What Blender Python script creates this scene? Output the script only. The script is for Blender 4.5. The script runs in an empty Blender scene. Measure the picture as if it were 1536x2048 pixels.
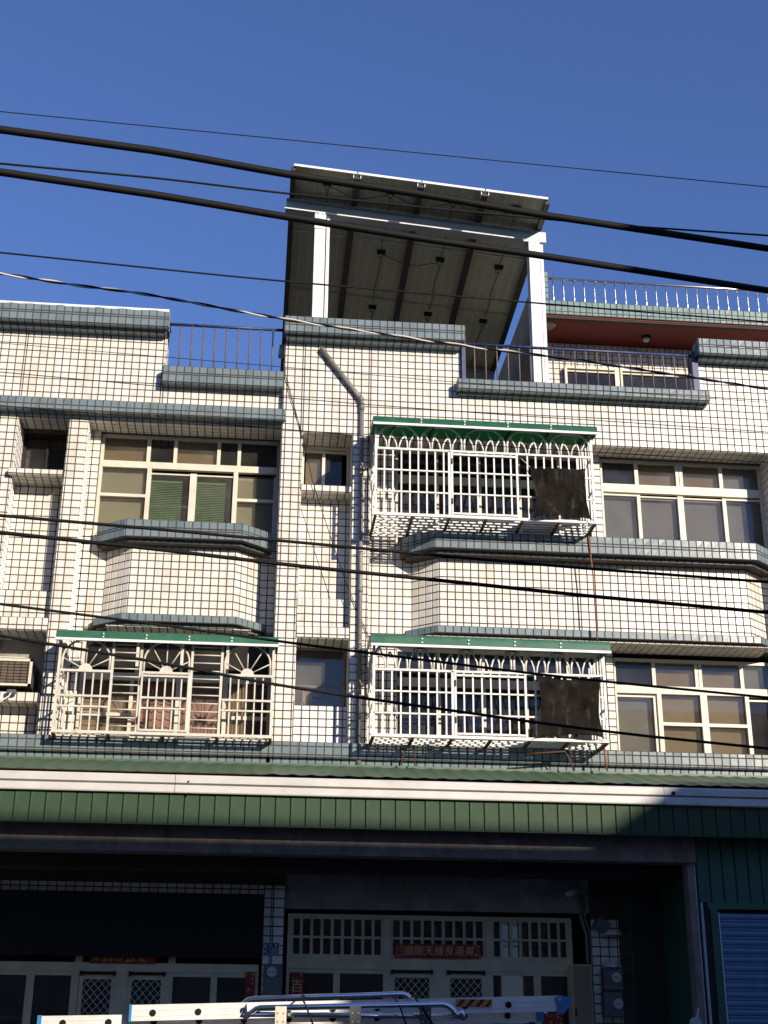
import bpy, math, random
from mathutils import Vector, Matrix
random.seed(7)
scene = bpy.context.scene
COL = scene.collection
R = math.radians

# ------------------------------------------------------------------ camera
CAM = Vector((-0.2082, -17.5392, 1.6))
cam_d = bpy.data.cameras.new('camera')
cam_d.sensor_fit = 'VERTICAL'; cam_d.sensor_height = 24.0; cam_d.sensor_width = 18.0
cam_d.lens = 24.0 * 2713.5 / 2048.0
cam_d.clip_start = 0.1; cam_d.clip_end = 3000
cam = bpy.data.objects.new('camera', cam_d); COL.objects.link(cam)
cam.location = CAM; cam.rotation_euler = (1.9593, -0.0069, -0.0957)
scene.camera = cam

# ------------------------------------------------------------------ light
SUN_A, SUN_B = -0.58, 0.385                      # light travels (SUN_A, 1, -SUN_B)
ldir = Vector((SUN_A, 1.0, -SUN_B)).normalized()
elev = math.asin(-ldir.z); azim = math.atan2(-ldir.x, -ldir.y)
world = bpy.data.worlds.new('World'); scene.world = world; world.use_nodes = True
wn = world.node_tree.nodes; wl = world.node_tree.links
sky = wn.new('ShaderNodeTexSky'); sky.sky_type = 'NISHITA'; sky.sun_disc = False
sky.sun_elevation = elev; sky.sun_rotation = azim
sky.air_density = 1.0; sky.dust_density = 0.0; sky.ozone_density = 5.0; sky.altitude = 50
wn['Background'].inputs['Strength'].default_value = 0.108
tint = wn.new('ShaderNodeMixRGB'); tint.blend_type = 'MULTIPLY'; tint.inputs['Fac'].default_value = 1.0
tint.inputs['Color2'].default_value = (1.08, 1.0, 1.24, 1.0)          # white balance of the picture
wl.new(sky.outputs['Color'], tint.inputs['Color1']); wl.new(tint.outputs['Color'], wn['Background'].inputs['Color'])
sun_d = bpy.data.lights.new('sun', 'SUN'); sun_d.energy = 4.5; sun_d.angle = R(0.53); sun_d.color = (1.0, 0.875, 0.72)
sun = bpy.data.objects.new('sun', sun_d); COL.objects.link(sun)
sun.rotation_mode = 'QUATERNION'; sun.rotation_quaternion = ldir.to_track_quat('-Z', 'Y'); sun.location = (12, -30, 20)
vs = scene.view_settings
vs.view_transform = 'Standard'; vs.look = 'None'; vs.gamma = 1.0; vs.exposure = 0.33; vs.use_curve_mapping = False
scene.cycles.max_bounces = 8; scene.cycles.transparent_max_bounces = 16
scene.cycles.sample_clamp_indirect = 6.0

# ------------------------------------------------------------------ helpers
ROT = cam.rotation_euler.to_matrix(); FPX = 2713.5
def at(x, y, Y):
    """a point of the photograph laid on the vertical plane at depth Y"""
    d = ROT @ Vector(((x - 768) / FPX, -(y - 1024) / FPX, -1.0))
    return CAM + d * ((Y - CAM.y) / d.y)
def pxl(p):
    c = ROT.transposed() @ (Vector(p) - CAM)
    return 768 - FPX * c.x / c.z, 1024 + FPX * c.y / c.z, -c.z

W = {}
def tag(o, label=None, cat=None, group=None, kind=None):
    if label: o['label'] = label
    if cat: o['category'] = cat
    if group: o['group'] = group
    if kind: o['kind'] = kind
    return o
def setparent(o, p):
    if p is None: return
    o.parent = p; o.matrix_parent_inverse = W[p.name].inverted()
def thing(name, label, cat, loc=(0, 0, 0), group=None):
    o = bpy.data.objects.new(name, None); COL.objects.link(o); o.location = loc
    o.empty_display_size = 0.2
    W[o.name] = Matrix.Translation(Vector(loc))
    return tag(o, label, cat, group)
def link(name, me, parent=None, M=None):
    o = bpy.data.objects.new(name, me); COL.objects.link(o)
    M = M or Matrix.Identity(4)
    o.matrix_basis = M; W[o.name] = M.copy()
    setparent(o, parent)
    return o

class MB:
    def __init__(s): s.v = []; s.f = []; s.t = []
    def quad(s, a, b, c, d):
        n = len(s.v); s.v += [tuple(a), tuple(b), tuple(c), tuple(d)]; s.f.append((n, n+1, n+2, n+3)); return s
    def box(s, x0, x1, y0, y1, z0, z1):
        if x1 < x0: x0, x1 = x1, x0
        if y1 < y0: y0, y1 = y1, y0
        if z1 < z0: z0, z1 = z1, z0
        n = len(s.v)
        s.v += [(x0,y0,z0),(x1,y0,z0),(x1,y1,z0),(x0,y1,z0),(x0,y0,z1),(x1,y0,z1),(x1,y1,z1),(x0,y1,z1)]
        s.f += [(n,n+3,n+2,n+1),(n+4,n+5,n+6,n+7),(n,n+1,n+5,n+4),(n+1,n+2,n+6,n+5),(n+2,n+3,n+7,n+6),(n+3,n,n+4,n+7)]
        return s
    def bar(s, p, q, w, h=None, up=(0, 0, 1)):
        """square bar from p to q"""
        p = Vector(p); q = Vector(q); h = h or w
        d = (q - p).normalized(); u = Vector(up)
        if abs(d.dot(u)) > .95: u = Vector((0, 1, 0))
        a = d.cross(u).normalized() * w / 2; b = a.cross(d).normalized() * h / 2
        n = len(s.v)
        for c in (p, q): s.v += [tuple(c-a-b), tuple(c+a-b), tuple(c+a+b), tuple(c-a+b)]
        s.f += [(n,n+1,n+2,n+3),(n+7,n+6,n+5,n+4)]
        for i in range(4):
            j = (i+1) % 4; s.f.append((n+i, n+4+i, n+4+j, n+j))
        return s
    def tube(s, path, r, k=6, caps=True):
        path = [Vector(p) for p in path]; n0 = len(s.v); m = len(path)
        ref = Vector((0, 0, 1))
        for i, p in enumerate(path):
            d = (path[min(i+1, m-1)] - path[max(i-1, 0)]).normalized()
            if abs(d.dot(ref)) > .93: ref = Vector((0.3, 1, 0)).normalized()
            a = d.cross(ref).normalized(); b = a.cross(d).normalized()
            rr = r[i] if isinstance(r, (list, tuple)) else r
            for j in range(k):
                t = 2*math.pi*(j+.5)/k
                s.v.append(tuple(p + a*math.cos(t)*rr + b*math.sin(t)*rr))
        for i in range(m-1):
            for j in range(k):
                a0 = n0+i*k+j; a1 = n0+i*k+(j+1) % k
                s.f.append((a0, a1, a1+k, a0+k))
        if caps:
            s.f.append(tuple(n0+j for j in range(k))[::-1]); s.f.append(tuple(n0+(m-1)*k+j for j in range(k)))
        return s
    def prism(s, poly, axis, lo, hi):
        """poly: 2-D outline; axis 'x' (poly is y,z), 'y' (x,z) or 'z' (x,y)"""
        n = len(s.v); k = len(poly)
        def pt(p, t):
            return {'x': (t, p[0], p[1]), 'y': (p[0], t, p[1]), 'z': (p[0], p[1], t)}[axis]
        for t in (lo, hi): s.v += [pt(p, t) for p in poly]
        s.f.append(tuple(range(n, n+k))[::-1]); s.f.append(tuple(range(n+k, n+2*k)))
        for i in range(k):
            j = (i+1) % k; s.f.append((n+i, n+j, n+k+j, n+k+i))
        return s
    def disc(s, c, r, y0, y1, k=14, rz=None):
        rz = rz or r
        return s.prism([(c[0]+r*math.cos(2*math.pi*i/k), c[1]+rz*math.sin(2*math.pi*i/k)) for i in range(k)], 'y', y0, y1)
    def mesh(s, name, mat, smooth=False, fix=True):
        me = bpy.data.meshes.new(name); me.from_pydata(s.v, [], s.f)
        if mat: me.materials.append(mat)
        if fix:
            import bmesh
            bm = bmesh.new(); bm.from_mesh(me); bmesh.ops.recalc_face_normals(bm, faces=bm.faces); bm.to_mesh(me); bm.free()
        if smooth: me.polygons.foreach_set('use_smooth', [True]*len(me.polygons))
        return me
    def build(s, name, mat, parent=None, smooth=False, bevel=0, fix=True):
        o = link(name, s.mesh(name, mat, smooth, fix), parent)
        if bevel:
            b = o.modifiers.new('bevel', 'BEVEL'); b.width = bevel; b.segments = 2; b.limit_method = 'ANGLE'; b.angle_limit = R(40)
        return o
def BOX(name, mat, parent, *b, bevel=0): return MB().box(*b).build(name, mat, parent, bevel=bevel, fix=False)

# ------------------------------------------------------------------ materials
def mat(name, col, rough=.6, metal=0., noise=0., nscale=6., bump=0., bscale=60., col2=None, spec=.5, stain_or_glint=None, stscale=(2., 2., .5), stamt=.5, coat=0.):
    m = bpy.data.materials.new(name); m.use_nodes = True
    nt = m.node_tree; n = nt.nodes; l = nt.links; b = n['Principled BSDF']
    b.inputs['Roughness'].default_value = rough; b.inputs['Metallic'].default_value = metal
    b.inputs['Specular IOR Level'].default_value = spec
    b.inputs['Coat Weight'].default_value = coat
    c = (*col, 1); b.inputs['Base Color'].default_value = c
    tc = n.new('ShaderNodeTexCoord')
    out = None
    if noise or col2:
        t = n.new('ShaderNodeTexNoise'); t.inputs['Scale'].default_value = nscale; t.inputs['Detail'].default_value = 6; t.inputs['Roughness'].default_value = .65
        l.new(tc.outputs['Object'], t.inputs['Vector'])
        rp = n.new('ShaderNodeValToRGB'); rp.color_ramp.elements[0].position = .32; rp.color_ramp.elements[1].position = .68
        c2 = col2 or tuple(x*(1-noise) for x in col)
        rp.color_ramp.elements[0].color = (*c2, 1); rp.color_ramp.elements[1].color = c if col2 else (*[min(1, x*(1+noise*.4)) for x in col], 1)
        l.new(t.outputs['Fac'], rp.inputs['Fac']); out = rp.outputs['Color']
        rr = n.new('ShaderNodeMapRange'); rr.inputs['To Min'].default_value = max(0, rough-.08); rr.inputs['To Max'].default_value = min(1, rough+.12)
        l.new(t.outputs['Fac'], rr.inputs['Value']); l.new(rr.outputs['Result'], b.inputs['Roughness'])
    if stain_or_glint:
        mp = n.new('ShaderNodeMapping'); mp.inputs['Scale'].default_value = stscale; l.new(tc.outputs['Object'], mp.inputs['Vector'])
        t = n.new('ShaderNodeTexNoise'); t.inputs['Scale'].default_value = 3; t.inputs['Detail'].default_value = 8; t.inputs['Roughness'].default_value = .7
        l.new(mp.outputs['Vector'], t.inputs['Vector'])
        mr = n.new('ShaderNodeMapRange'); mr.inputs['From Min'].default_value = .54; mr.inputs['From Max'].default_value = .74; mr.inputs['To Max'].default_value = stamt
        l.new(t.outputs['Fac'], mr.inputs['Value'])
        mx = n.new('ShaderNodeMixRGB'); mx.inputs['Color1'].default_value = c; mx.inputs['Color2'].default_value = (*stain_or_glint, 1)
        if out: l.new(out, mx.inputs['Color1'])
        l.new(mr.outputs['Result'], mx.inputs['Fac']); out = mx.outputs['Color']
    if out: l.new(out, b.inputs['Base Color'])
    if bump:
        t = n.new('ShaderNodeTexNoise'); t.inputs['Scale'].default_value = bscale; t.inputs['Detail'].default_value = 4
        l.new(tc.outputs['Object'], t.inputs['Vector'])
        bp = n.new('ShaderNodeBump'); bp.inputs['Strength'].default_value = bump; bp.inputs['Distance'].default_value = .01
        l.new(t.outputs['Fac'], bp.inputs['Height']); l.new(bp.outputs['Normal'], b.inputs['Normal'])
    return m

def tile_mat(name, col, dark, rough):
    """glazed tile: every tile its own tint, and rain streaks over the whole wall"""
    m = bpy.data.materials.new(name); m.use_nodes = True
    nt = m.node_tree; n = nt.nodes; l = nt.links; b = n['Principled BSDF']
    at_ = n.new('ShaderNodeAttribute'); at_.attribute_name = 'tint'
    oi = n.new('ShaderNodeObjectInfo')
    ad = n.new('ShaderNodeMath'); ad.operation = 'ADD'; l.new(at_.outputs['Fac'], ad.inputs[0])
    ml = n.new('ShaderNodeMath'); ml.operation = 'MULTIPLY'; ml.inputs[1].default_value = 1.0
    l.new(oi.outputs['Random'], ml.inputs[0]); l.new(ml.outputs[0], ad.inputs[1])
    fr = n.new('ShaderNodeMath'); fr.operation = 'FRACT'; l.new(ad.outputs[0], fr.inputs[0])
    rp = n.new('ShaderNodeValToRGB'); e = rp.color_ramp.elements
    e[0].position = 0; e[0].color = (*dark, 1); e[1].position = .45; e[1].color = (*col, 1)
    l.new(fr.outputs[0], rp.inputs['Fac'])
    ge = n.new('ShaderNodeNewGeometry')
    mp = n.new('ShaderNodeMapping'); mp.inputs['Scale'].default_value = (1.6, 1.6, .45); l.new(ge.outputs['Position'], mp.inputs['Vector'])
    t = n.new('ShaderNodeTexNoise'); t.inputs['Scale'].default_value = 2.2; t.inputs['Detail'].default_value = 8; t.inputs['Roughness'].default_value = .7
    l.new(mp.outputs['Vector'], t.inputs['Vector'])
    mr = n.new('ShaderNodeMapRange'); mr.inputs['From Min'].default_value = .48; mr.inputs['From Max'].default_value = .74; mr.inputs['To Max'].default_value = .5
    l.new(t.outputs['Fac'], mr.inputs['Value'])
    mx = n.new('ShaderNodeMixRGB'); l.new(rp.outputs['Color'], mx.inputs['Color1'])
    mx.inputs['Color2'].default_value = (col[0]*.80, col[1]*.70, col[2]*.54, 1)
    l.new(mr.outputs['Result'], mx.inputs['Fac'])
    mp3 = n.new('ShaderNodeMapping'); mp3.inputs['Scale'].default_value = (7, 7, .5); l.new(ge.outputs['Position'], mp3.inputs['Vector'])
    t3 = n.new('ShaderNodeTexNoise'); t3.inputs['Scale'].default_value = 1.4; t3.inputs['Detail'].default_value = 6; l.new(mp3.outputs['Vector'], t3.inputs['Vector'])
    mr3 = n.new('ShaderNodeMapRange'); mr3.inputs['From Min'].default_value = .53; mr3.inputs['From Max'].default_value = .78; mr3.inputs['To Max'].default_value = .6
    l.new(t3.outputs['Fac'], mr3.inputs['Value'])
    mx3 = n.new('ShaderNodeMixRGB'); l.new(mx.outputs['Color'], mx3.inputs['Color1']); mx3.inputs['Color2'].default_value = (col[0]*.55, col[1]*.51, col[2]*.46, 1)
    l.new(mr3.outputs['Result'], mx3.inputs['Fac']); l.new(mx3.outputs['Color'], b.inputs['Base Color'])
    b.inputs['Roughness'].default_value = rough
    t2 = n.new('ShaderNodeTexNoise'); t2.inputs['Scale'].default_value = 26; l.new(ge.outputs['Position'], t2.inputs['Vector'])
    bp = n.new('ShaderNodeBump'); bp.inputs['Strength'].default_value = .12; bp.inputs['Distance'].default_value = .004
    l.new(t2.outputs['Fac'], bp.inputs['Height']); l.new(bp.outputs['Normal'], b.inputs['Normal'])
    return m

def glass_mat(name, tint, gloss_rough=.02, boost=1.0):
    m = bpy.data.materials.new(name); m.use_nodes = True
    nt = m.node_tree; n = nt.nodes; l = nt.links; n.remove(n['Principled BSDF'])
    tr = n.new('ShaderNodeBsdfTransparent'); tr.inputs['Color'].default_value = (*tint, 1)
    gl = n.new('ShaderNodeBsdfGlossy'); gl.inputs['Roughness'].default_value = gloss_rough
    fr = n.new('ShaderNodeFresnel'); fr.inputs['IOR'].default_value = 1.52
    mx = n.new('ShaderNodeMixShader'); l.new(fr.outputs[0], mx.inputs[0]); l.new(tr.outputs[0], mx.inputs[1]); l.new(gl.outputs[0], mx.inputs[2])
    # dust on the pane
    df = n.new('ShaderNodeBsdfDiffuse'); df.inputs['Color'].default_value = (.5, .47, .42, 1)
    tx = n.new('ShaderNodeTexNoise'); tx.inputs['Scale'].default_value = 2.5; tx.inputs['Detail'].default_value = 8
    mr = n.new('ShaderNodeMapRange'); mr.inputs['From Min'].default_value = .35; mr.inputs['From Max'].default_value = .8; mr.inputs['To Min'].default_value = .03*boost; mr.inputs['To Max'].default_value = .09*boost
    ge = n.new('ShaderNodeNewGeometry'); l.new(ge.outputs['Position'], tx.inputs['Vector']); l.new(tx.outputs['Fac'], mr.inputs['Value'])
    m2 = n.new('ShaderNodeMixShader'); l.new(mr.outputs['Result'], m2.inputs[0]); l.new(mx.outputs[0], m2.inputs[1]); l.new(df.outputs[0], m2.inputs[2])
    l.new(m2.outputs[0], n['Material Output'].inputs['Surface'])
    return m

def sheet_mat(name, col, tcol, amount):
    """painted sheet that lets a little light through"""
    m = mat(name, col, rough=.38, noise=.25, nscale=5, stain_or_glint=(.03, .06, .045), stamt=.4)
    nt = m.node_tree; n = nt.nodes; l = nt.links; b = n['Principled BSDF']
    t = n.new('ShaderNodeBsdfTranslucent'); t.inputs['Color'].default_value = (*tcol, 1)
    mx = n.new('ShaderNodeMixShader'); mx.inputs[0].default_value = amount
    l.new(b.outputs[0], mx.inputs[1]); l.new(t.outputs[0], mx.inputs[2]); l.new(mx.outputs[0], n['Material Output'].inputs['Surface'])
    return m

M_WHITE = tile_mat('white_glazed_tile', (.80, .77, .705), (.70, .66, .585), .28)
M_NEWWHITE = tile_mat('bright_white_tile', (.88, .88, .87), (.84, .84, .83), .2)
M_BLUE = tile_mat('grey_blue_glazed_tile', (.185, .245, .265), (.135, .19, .212), .25)
M_GREENBLUE = tile_mat('grey_green_glazed_tile', (.20, .30, .285), (.16, .25, .245), .25)
M_GROUT = mat('dark_grout', (.085, .066, .050), .9, noise=.5, nscale=9, bump=.3)
M_GROUT2 = mat('pale_grout', (.33, .34, .34), .9, noise=.3)
M_CONC = mat('concrete', (.33, .31, .28), .85, noise=.35, nscale=4, bump=.4, stain_or_glint=(.12, .1, .08), stamt=.6)
M_PLASTER = mat('brown_plaster', (.21, .145, .065), .9, noise=.35, nscale=3, stain_or_glint=(.10, .07, .045), stamt=.7)
M_RED = mat('dark_red_paint', (.17, .017, .012), .7, noise=.3, nscale=3)
M_ALU = mat('cream_aluminium', (.70, .66, .53), .42, noise=.12, nscale=8, stain_or_glint=(.35, .29, .2), stamt=.35)
M_ALUW = mat('white_aluminium', (.80, .80, .77), .4, noise=.08, nscale=8)
M_CAGE = mat('white_painted_steel', (.80, .79, .75), .45, noise=.06, stain_or_glint=(.30, .13, .05), stscale=(3, 3, 3), stamt=.55)
M_CAGEY = mat('aged_cream_steel', (.66, .63, .54), .5, noise=.15, stain_or_glint=(.28, .14, .06), stscale=(3, 3, 3), stamt=.6)
M_RUST = mat('brown_rusty_steel', (.12, .065, .035), .8, noise=.5, nscale=20)
M_GREEN1 = sheet_mat('translucent_green_sheet', (.022, .155, .085), (.02, .42, .18), .34)
M_GREEN2 = sheet_mat('green_painted_sheet', (.033, .15, .085), (.03, .30, .14), .10)
M_CANOPY = mat('green_canopy_tile_sheet', (.055, .125, .075), .45, noise=.4, nscale=4, col2=(.085, .115, .065), stain_or_glint=(.13, .12, .08), stamt=.5)
M_FASCIA = mat('green_fascia_metal', (.035, .072, .037), .6, spec=.3, noise=.25, nscale=3, stain_or_glint=(.085, .125, .07), stscale=(3, 3, .6), stamt=.6)
M_CLAD = mat('dark_green_cladding', (.030, .105, .075), .45, noise=.25, nscale=3)
M_GUTTER = mat('brushed_white_gutter', (.60, .585, .55), .42, noise=.12, nscale=3, stain_or_glint=(.36, .31, .26), stscale=(.8, 1, 2), stamt=.45)
M_BLACK = mat('black_rubber', (.007, .007, .0075), .7, noise=.3, spec=.25)
M_DARK = mat('dark_interior', (.020, .019, .018), .9)
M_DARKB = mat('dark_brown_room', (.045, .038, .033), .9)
M_CURT = mat('grey_curtain', (.20, .192, .185), .9, noise=.06, nscale=1.0)
M_CURTB = mat('brown_window_screen', (.24, .165, .085), .9, noise=.1, nscale=5, bump=.15, bscale=300)
M_CURTG = mat('greenish_grey_screen', (.32, .30, .215), .9, noise=.08, nscale=1.5)
M_CURTW = mat('warm_brown_screen', (.27, .205, .13), .9, noise=.08, nscale=1.5)
M_CURTP = mat('dusty_pink_curtain', (.52, .27, .24), .9, noise=.08, nscale=2)
M_CURTT = mat('tan_curtain', (.40, .26, .16), .9, noise=.08, nscale=2)
M_BLIND = mat('green_blind_slats', (.13, .25, .125), .6, noise=.15)
M_GLASS = glass_mat('window_glass', (.88, .88, .85))
M_GLASSD = glass_mat('smoked_window_glass', (.42, .43, .46), boost=.8)
M_BLUERAIL = mat('blue_painted_rail', (.042, .065, .17), .45, noise=.5, nscale=12, stain_or_glint=(.18, .12, .08), stscale=(4, 4, 4), stamt=.6)
M_RUSTBAL = mat('brown_faded_baluster', (.19, .13, .11), .6, noise=.5, nscale=25, stain_or_glint=(.34, .3, .3), stscale=(6, 6, 6), stamt=.7)
M_STEEL = mat('stainless_steel', (.66, .60, .53), .34, metal=1.0)
M_CHROME = mat('chromed_tube', (.75, .75, .78), .12, metal=1.0)
M_GALV = mat('white_galvanised_steel', (.82, .82, .80), .4, noise=.1, nscale=6, stain_or_glint=(.45, .43, .4), stscale=(2, 2, .3), stamt=.5)
M_GALVB = mat('grey_primer_beam', (.40, .47, .50), .5, noise=.15, nscale=4)
M_PANEL = mat('solar_backsheet', (.46, .48, .34), .5, noise=.15, nscale=3)
M_PLINE = mat('solar_busbar', (.75, .72, .62), .5)
M_DRAIL = mat('dark_mounting_rail', (.030, .028, .026), .5, noise=.4, nscale=8)
M_PIPE = mat('grey_pvc_pipe', (.22, .20, .185), .4, noise=.3, nscale=7, stain_or_glint=(.17, .13, .1), stscale=(4, 4, 1), stamt=.5)
M_NET = mat('black_shade_net', (.021, .018, .014), .9, bump=.5, bscale=240, nscale=7, col2=(.007, .006, .005), spec=.1, stain_or_glint=(.085, .073, .055), stscale=(5, 5, 1.1), stamt=.75)  # pale streaks paint in highlights of the folds, along with uneven weave
M_CLOTH = mat('black_cloth', (.010, .0095, .010), .85, noise=.3, nscale=3)
M_ALADDER = mat('ladder_aluminium', (.82, .81, .78), .42, metal=.25, noise=.12, nscale=12)
M_BLUEP = mat('blue_plastic', (.03, .22, .48), .4)
M_ORANGE = mat('orange_reflective', (.85, .22, .03), .45)
M_STRIPE = mat('black_stripe', (.02, .02, .02), .5)
M_CAR = mat('navy_car_paint', (.012, .014, .045), .25, coat=1.0)
M_CARGL = mat('dark_car_glass', (.01, .011, .012), .05)
M_TYRE = mat('tyre', (.02, .02, .02), .85)
M_GREYB = mat('dark_grey_bracket', (.09, .10, .115), .5, noise=.2)
M_DOORF = mat('olive_grey_door_frame', (.60, .52, .34), .5, noise=.2, nscale=5)
M_BANNER = mat('red_paper', (.26, .022, .018), .65, noise=.35, nscale=14)
M_GOLD = mat('gold_ink', (.66, .46, .13), .5)
M_SHUT = mat('blue_roller_shutter', (.105, .21, .35), .42, noise=.2, nscale=5, stain_or_glint=(.05, .09, .14), stamt=.4)
M_COL = mat('grey_brown_column', (.21, .185, .16), .85, noise=.35, nscale=5, bump=.3, stain_or_glint=(.08, .06, .05), stamt=.7)
M_EARTH = mat('dark_earth', (.075, .07, .055), .95, noise=.3, nscale=.2)
M_ASPH = mat('asphalt', (.085, .08, .075), .9, noise=.3, nscale=40, bump=.4, bscale=120)
M_PAVE = mat('pavement_concrete', (.30, .27, .22), .9, noise=.25, nscale=6, bump=.2)
M_PLATE = mat('blue_number_plate', (.03, .045, .14), .4)
M_METER = mat('grey_meter_box', (.12, .125, .13), .5, noise=.2)
M_METERG = mat('meter_glass', (.55, .55, .52), .15)
M_WHITEP = mat('white_paint', (.8, .8, .78), .5)
M_OPP = mat('opposite_house_wall', (.42, .35, .27), .85, noise=.25, nscale=1.5)
M_WIREW = mat('pale_wire_strand', (.62, .58, .52), .5)
M_REDWIRE = mat('rust_red_conduit', (.30, .10, .045), .6, noise=.4, nscale=20)

# ------------------------------------------------------------------ tiles
P = 0.11; GAP = 0.0108; Z0 = 11.3191
def grid(lo, hi, phase=0., p=P, mins=.022):
    out = [lo]; k = math.ceil((lo - phase) / p - 1e-6)
    while phase + k*p < hi - 1e-6:
        x = phase + k*p
        if x - out[-1] > mins and hi - x > mins: out.append(x)
        k += 1
    out.append(hi); return out
class Tiles:
    def __init__(s): s.d = {}
    def field(s, key, O, U, V, us, vs):
        O = Vector(O); U = Vector(U).normalized(); V = Vector(V).normalized(); N = U.cross(V)
        L = s.d.setdefault(key, [])
        for a, b in zip(us, us[1:]):
            for c, d in zip(vs, vs[1:]):
                L.append((O + U*(a+b)/2 + V*(c+d)/2, U, V, N, b-a-GAP, d-c-GAP))
    def front(s, key, x0, x1, z0, z1, Y, xp=0., zp=Z0):          # faces the street
        s.field(key, (0, Y, 0), (1, 0, 0), (0, 0, 1), grid(x0, x1, xp), grid(z0, z1, zp))
    def under(s, key, x0, x1, y0, y1, Z, xp=0.):                 # soffit, faces down
        s.field(key, (0, 0, Z), (1, 0, 0), (0, -1, 0), grid(x0, x1, xp), [-v for v in grid(y0, y1, y0)][::-1])
    def side(s, key, X, y0, y1, z0, z1, sgn, zp=Z0):             # jamb, faces +x (sgn 1) or -x
        if sgn > 0: s.field(key, (X, 0, 0), (0, 1, 0), (0, 0, 1), grid(y0, y1, y0), grid(z0, z1, zp))
        else: s.field(key, (X, 0, 0), (0, -1, 0), (0, 0, 1), [-v for v in grid(y0, y1, y0)][::-1], grid(z0, z1, zp))
    @staticmethod
    def shape(w, h, jit):
        t = .0065; i = .0035
        j = [t + random.uniform(-jit, jit) for _ in range(4)]
        a, b = w/2, h/2
        return [(-a,-b,-.004),(a,-b,-.004),(a,b,-.004),(-a,b,-.004),(-a+i,-b+i,j[0]),(a-i,-b+i,j[1]),(a-i,b-i,j[2]),(-a+i,b-i,j[3])], \
               [(4,5,6,7),(0,1,5,4),(1,2,6,5),(2,3,7,6),(3,0,4,7)]
    def finish(s, parent, names):
        for key, L in s.d.items():
            m, single, many = names[key]
            full = []
            for i, (c, U, V, N, w, h) in enumerate(L):
                if abs(w-(P-GAP)) < .002 and abs(h-(P-GAP)) < .002:
                    x, y, dp = pxl(c)
                    if 0 < x < 1536 and 0 < y < 2048:
                        f = -N.dot((c-CAM).normalized())
                        if f > .15: full.append((f/dp**2, i))
            full.sort(reverse=True); pick = set(i for _, i in full[:300])
            protos = []
            for k in range(6):
                v, f = s.shape(P-GAP, P-GAP, .0009)
                me = bpy.data.meshes.new(single); me.from_pydata(v, [], f); me.materials.append(m); protos.append(me)
            V_, F_, T_ = [], [], []
            for i, (c, U, V, N, w, h) in enumerate(L):
                if i in pick:
                    M = Matrix((U, V, N)).transposed().to_4x4(); M.translation = c
                    link(single, random.choice(protos), parent, M)
                else:
                    v, f = s.shape(w, h, .0009); n = len(V_)
                    V_ += [tuple(c + U*a + V*b + N*d) for a, b, d in v]
                    F_ += [tuple(n+q for q in ff) for ff in f]; t = random.random(); T_ += [t]*5
            if F_:
                me = bpy.data.meshes.new(many); me.from_pydata(V_, [], F_); me.materials.append(m)
                a = me.attributes.new('tint', 'FLOAT', 'FACE'); a.data.foreach_set('value', T_)
                tag(link(many, me, parent), kind='stuff')

def ledge(T, H, parent_mat_key, x0, x1, Yw, z1, p1, h1, p2, h2, rows, endL=True, endR=True, xp=0., rows1=None):
    """stepped moulding: lower fillet p1 x h1, upper block p2 x h2, faced with tiles"""
    wall = MB()
    if h1 > 0:
        wall.box(x0+.02, x1-.02, Yw-p1, Yw+.05, z1, z1+h1+.002)
        T.field(parent_mat_key, (0, Yw-p1, 0), (1, 0, 0), (0, 0, 1), grid(x0+.02, x1-.02, xp), [z1, z1+h1])
        T.field(parent_mat_key, (0, 0, z1), (1, 0, 0), (0, -1, 0), grid(x0+.02, x1-.02, xp), [-(Yw), -(Yw-p1)])
    za = z1+h1
    wall.box(x0, x1, Yw-p2, Yw+.05, za, za+h2)
    z = za + h2; zs = [z]
    for r in rows: z -= r; zs.append(max(z, za))
    zs = sorted(set(round(v, 4) for v in zs))
    if zs[0] - za > .02: zs = [za] + zs
    else: zs[0] = za
    T.field(parent_mat_key, (0, Yw-p2, 0), (1, 0, 0), (0, 0, 1), grid(x0, x1, xp), zs)
    T.field(parent_mat_key, (0, 0, za), (1, 0, 0), (0, -1, 0), grid(x0, x1, xp), [-(Yw-p1), -(Yw-p2)])
    if endL: T.field(parent_mat_key, (x0, 0, 0), (0, -1, 0), (0, 0, 1), [-(Yw), -(Yw-p2)] if p2 < .13 else [-Yw, -(Yw-p2/2), -(Yw-p2)], zs)
    if endR: T.field(parent_mat_key, (x1, 0, 0), (0, 1, 0), (0, 0, 1), [Yw-p2, Yw] if p2 < .13 else [Yw-p2, Yw-p2/2, Yw], zs)
    wall.build('moulding', M_GROUT, H)

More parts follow.
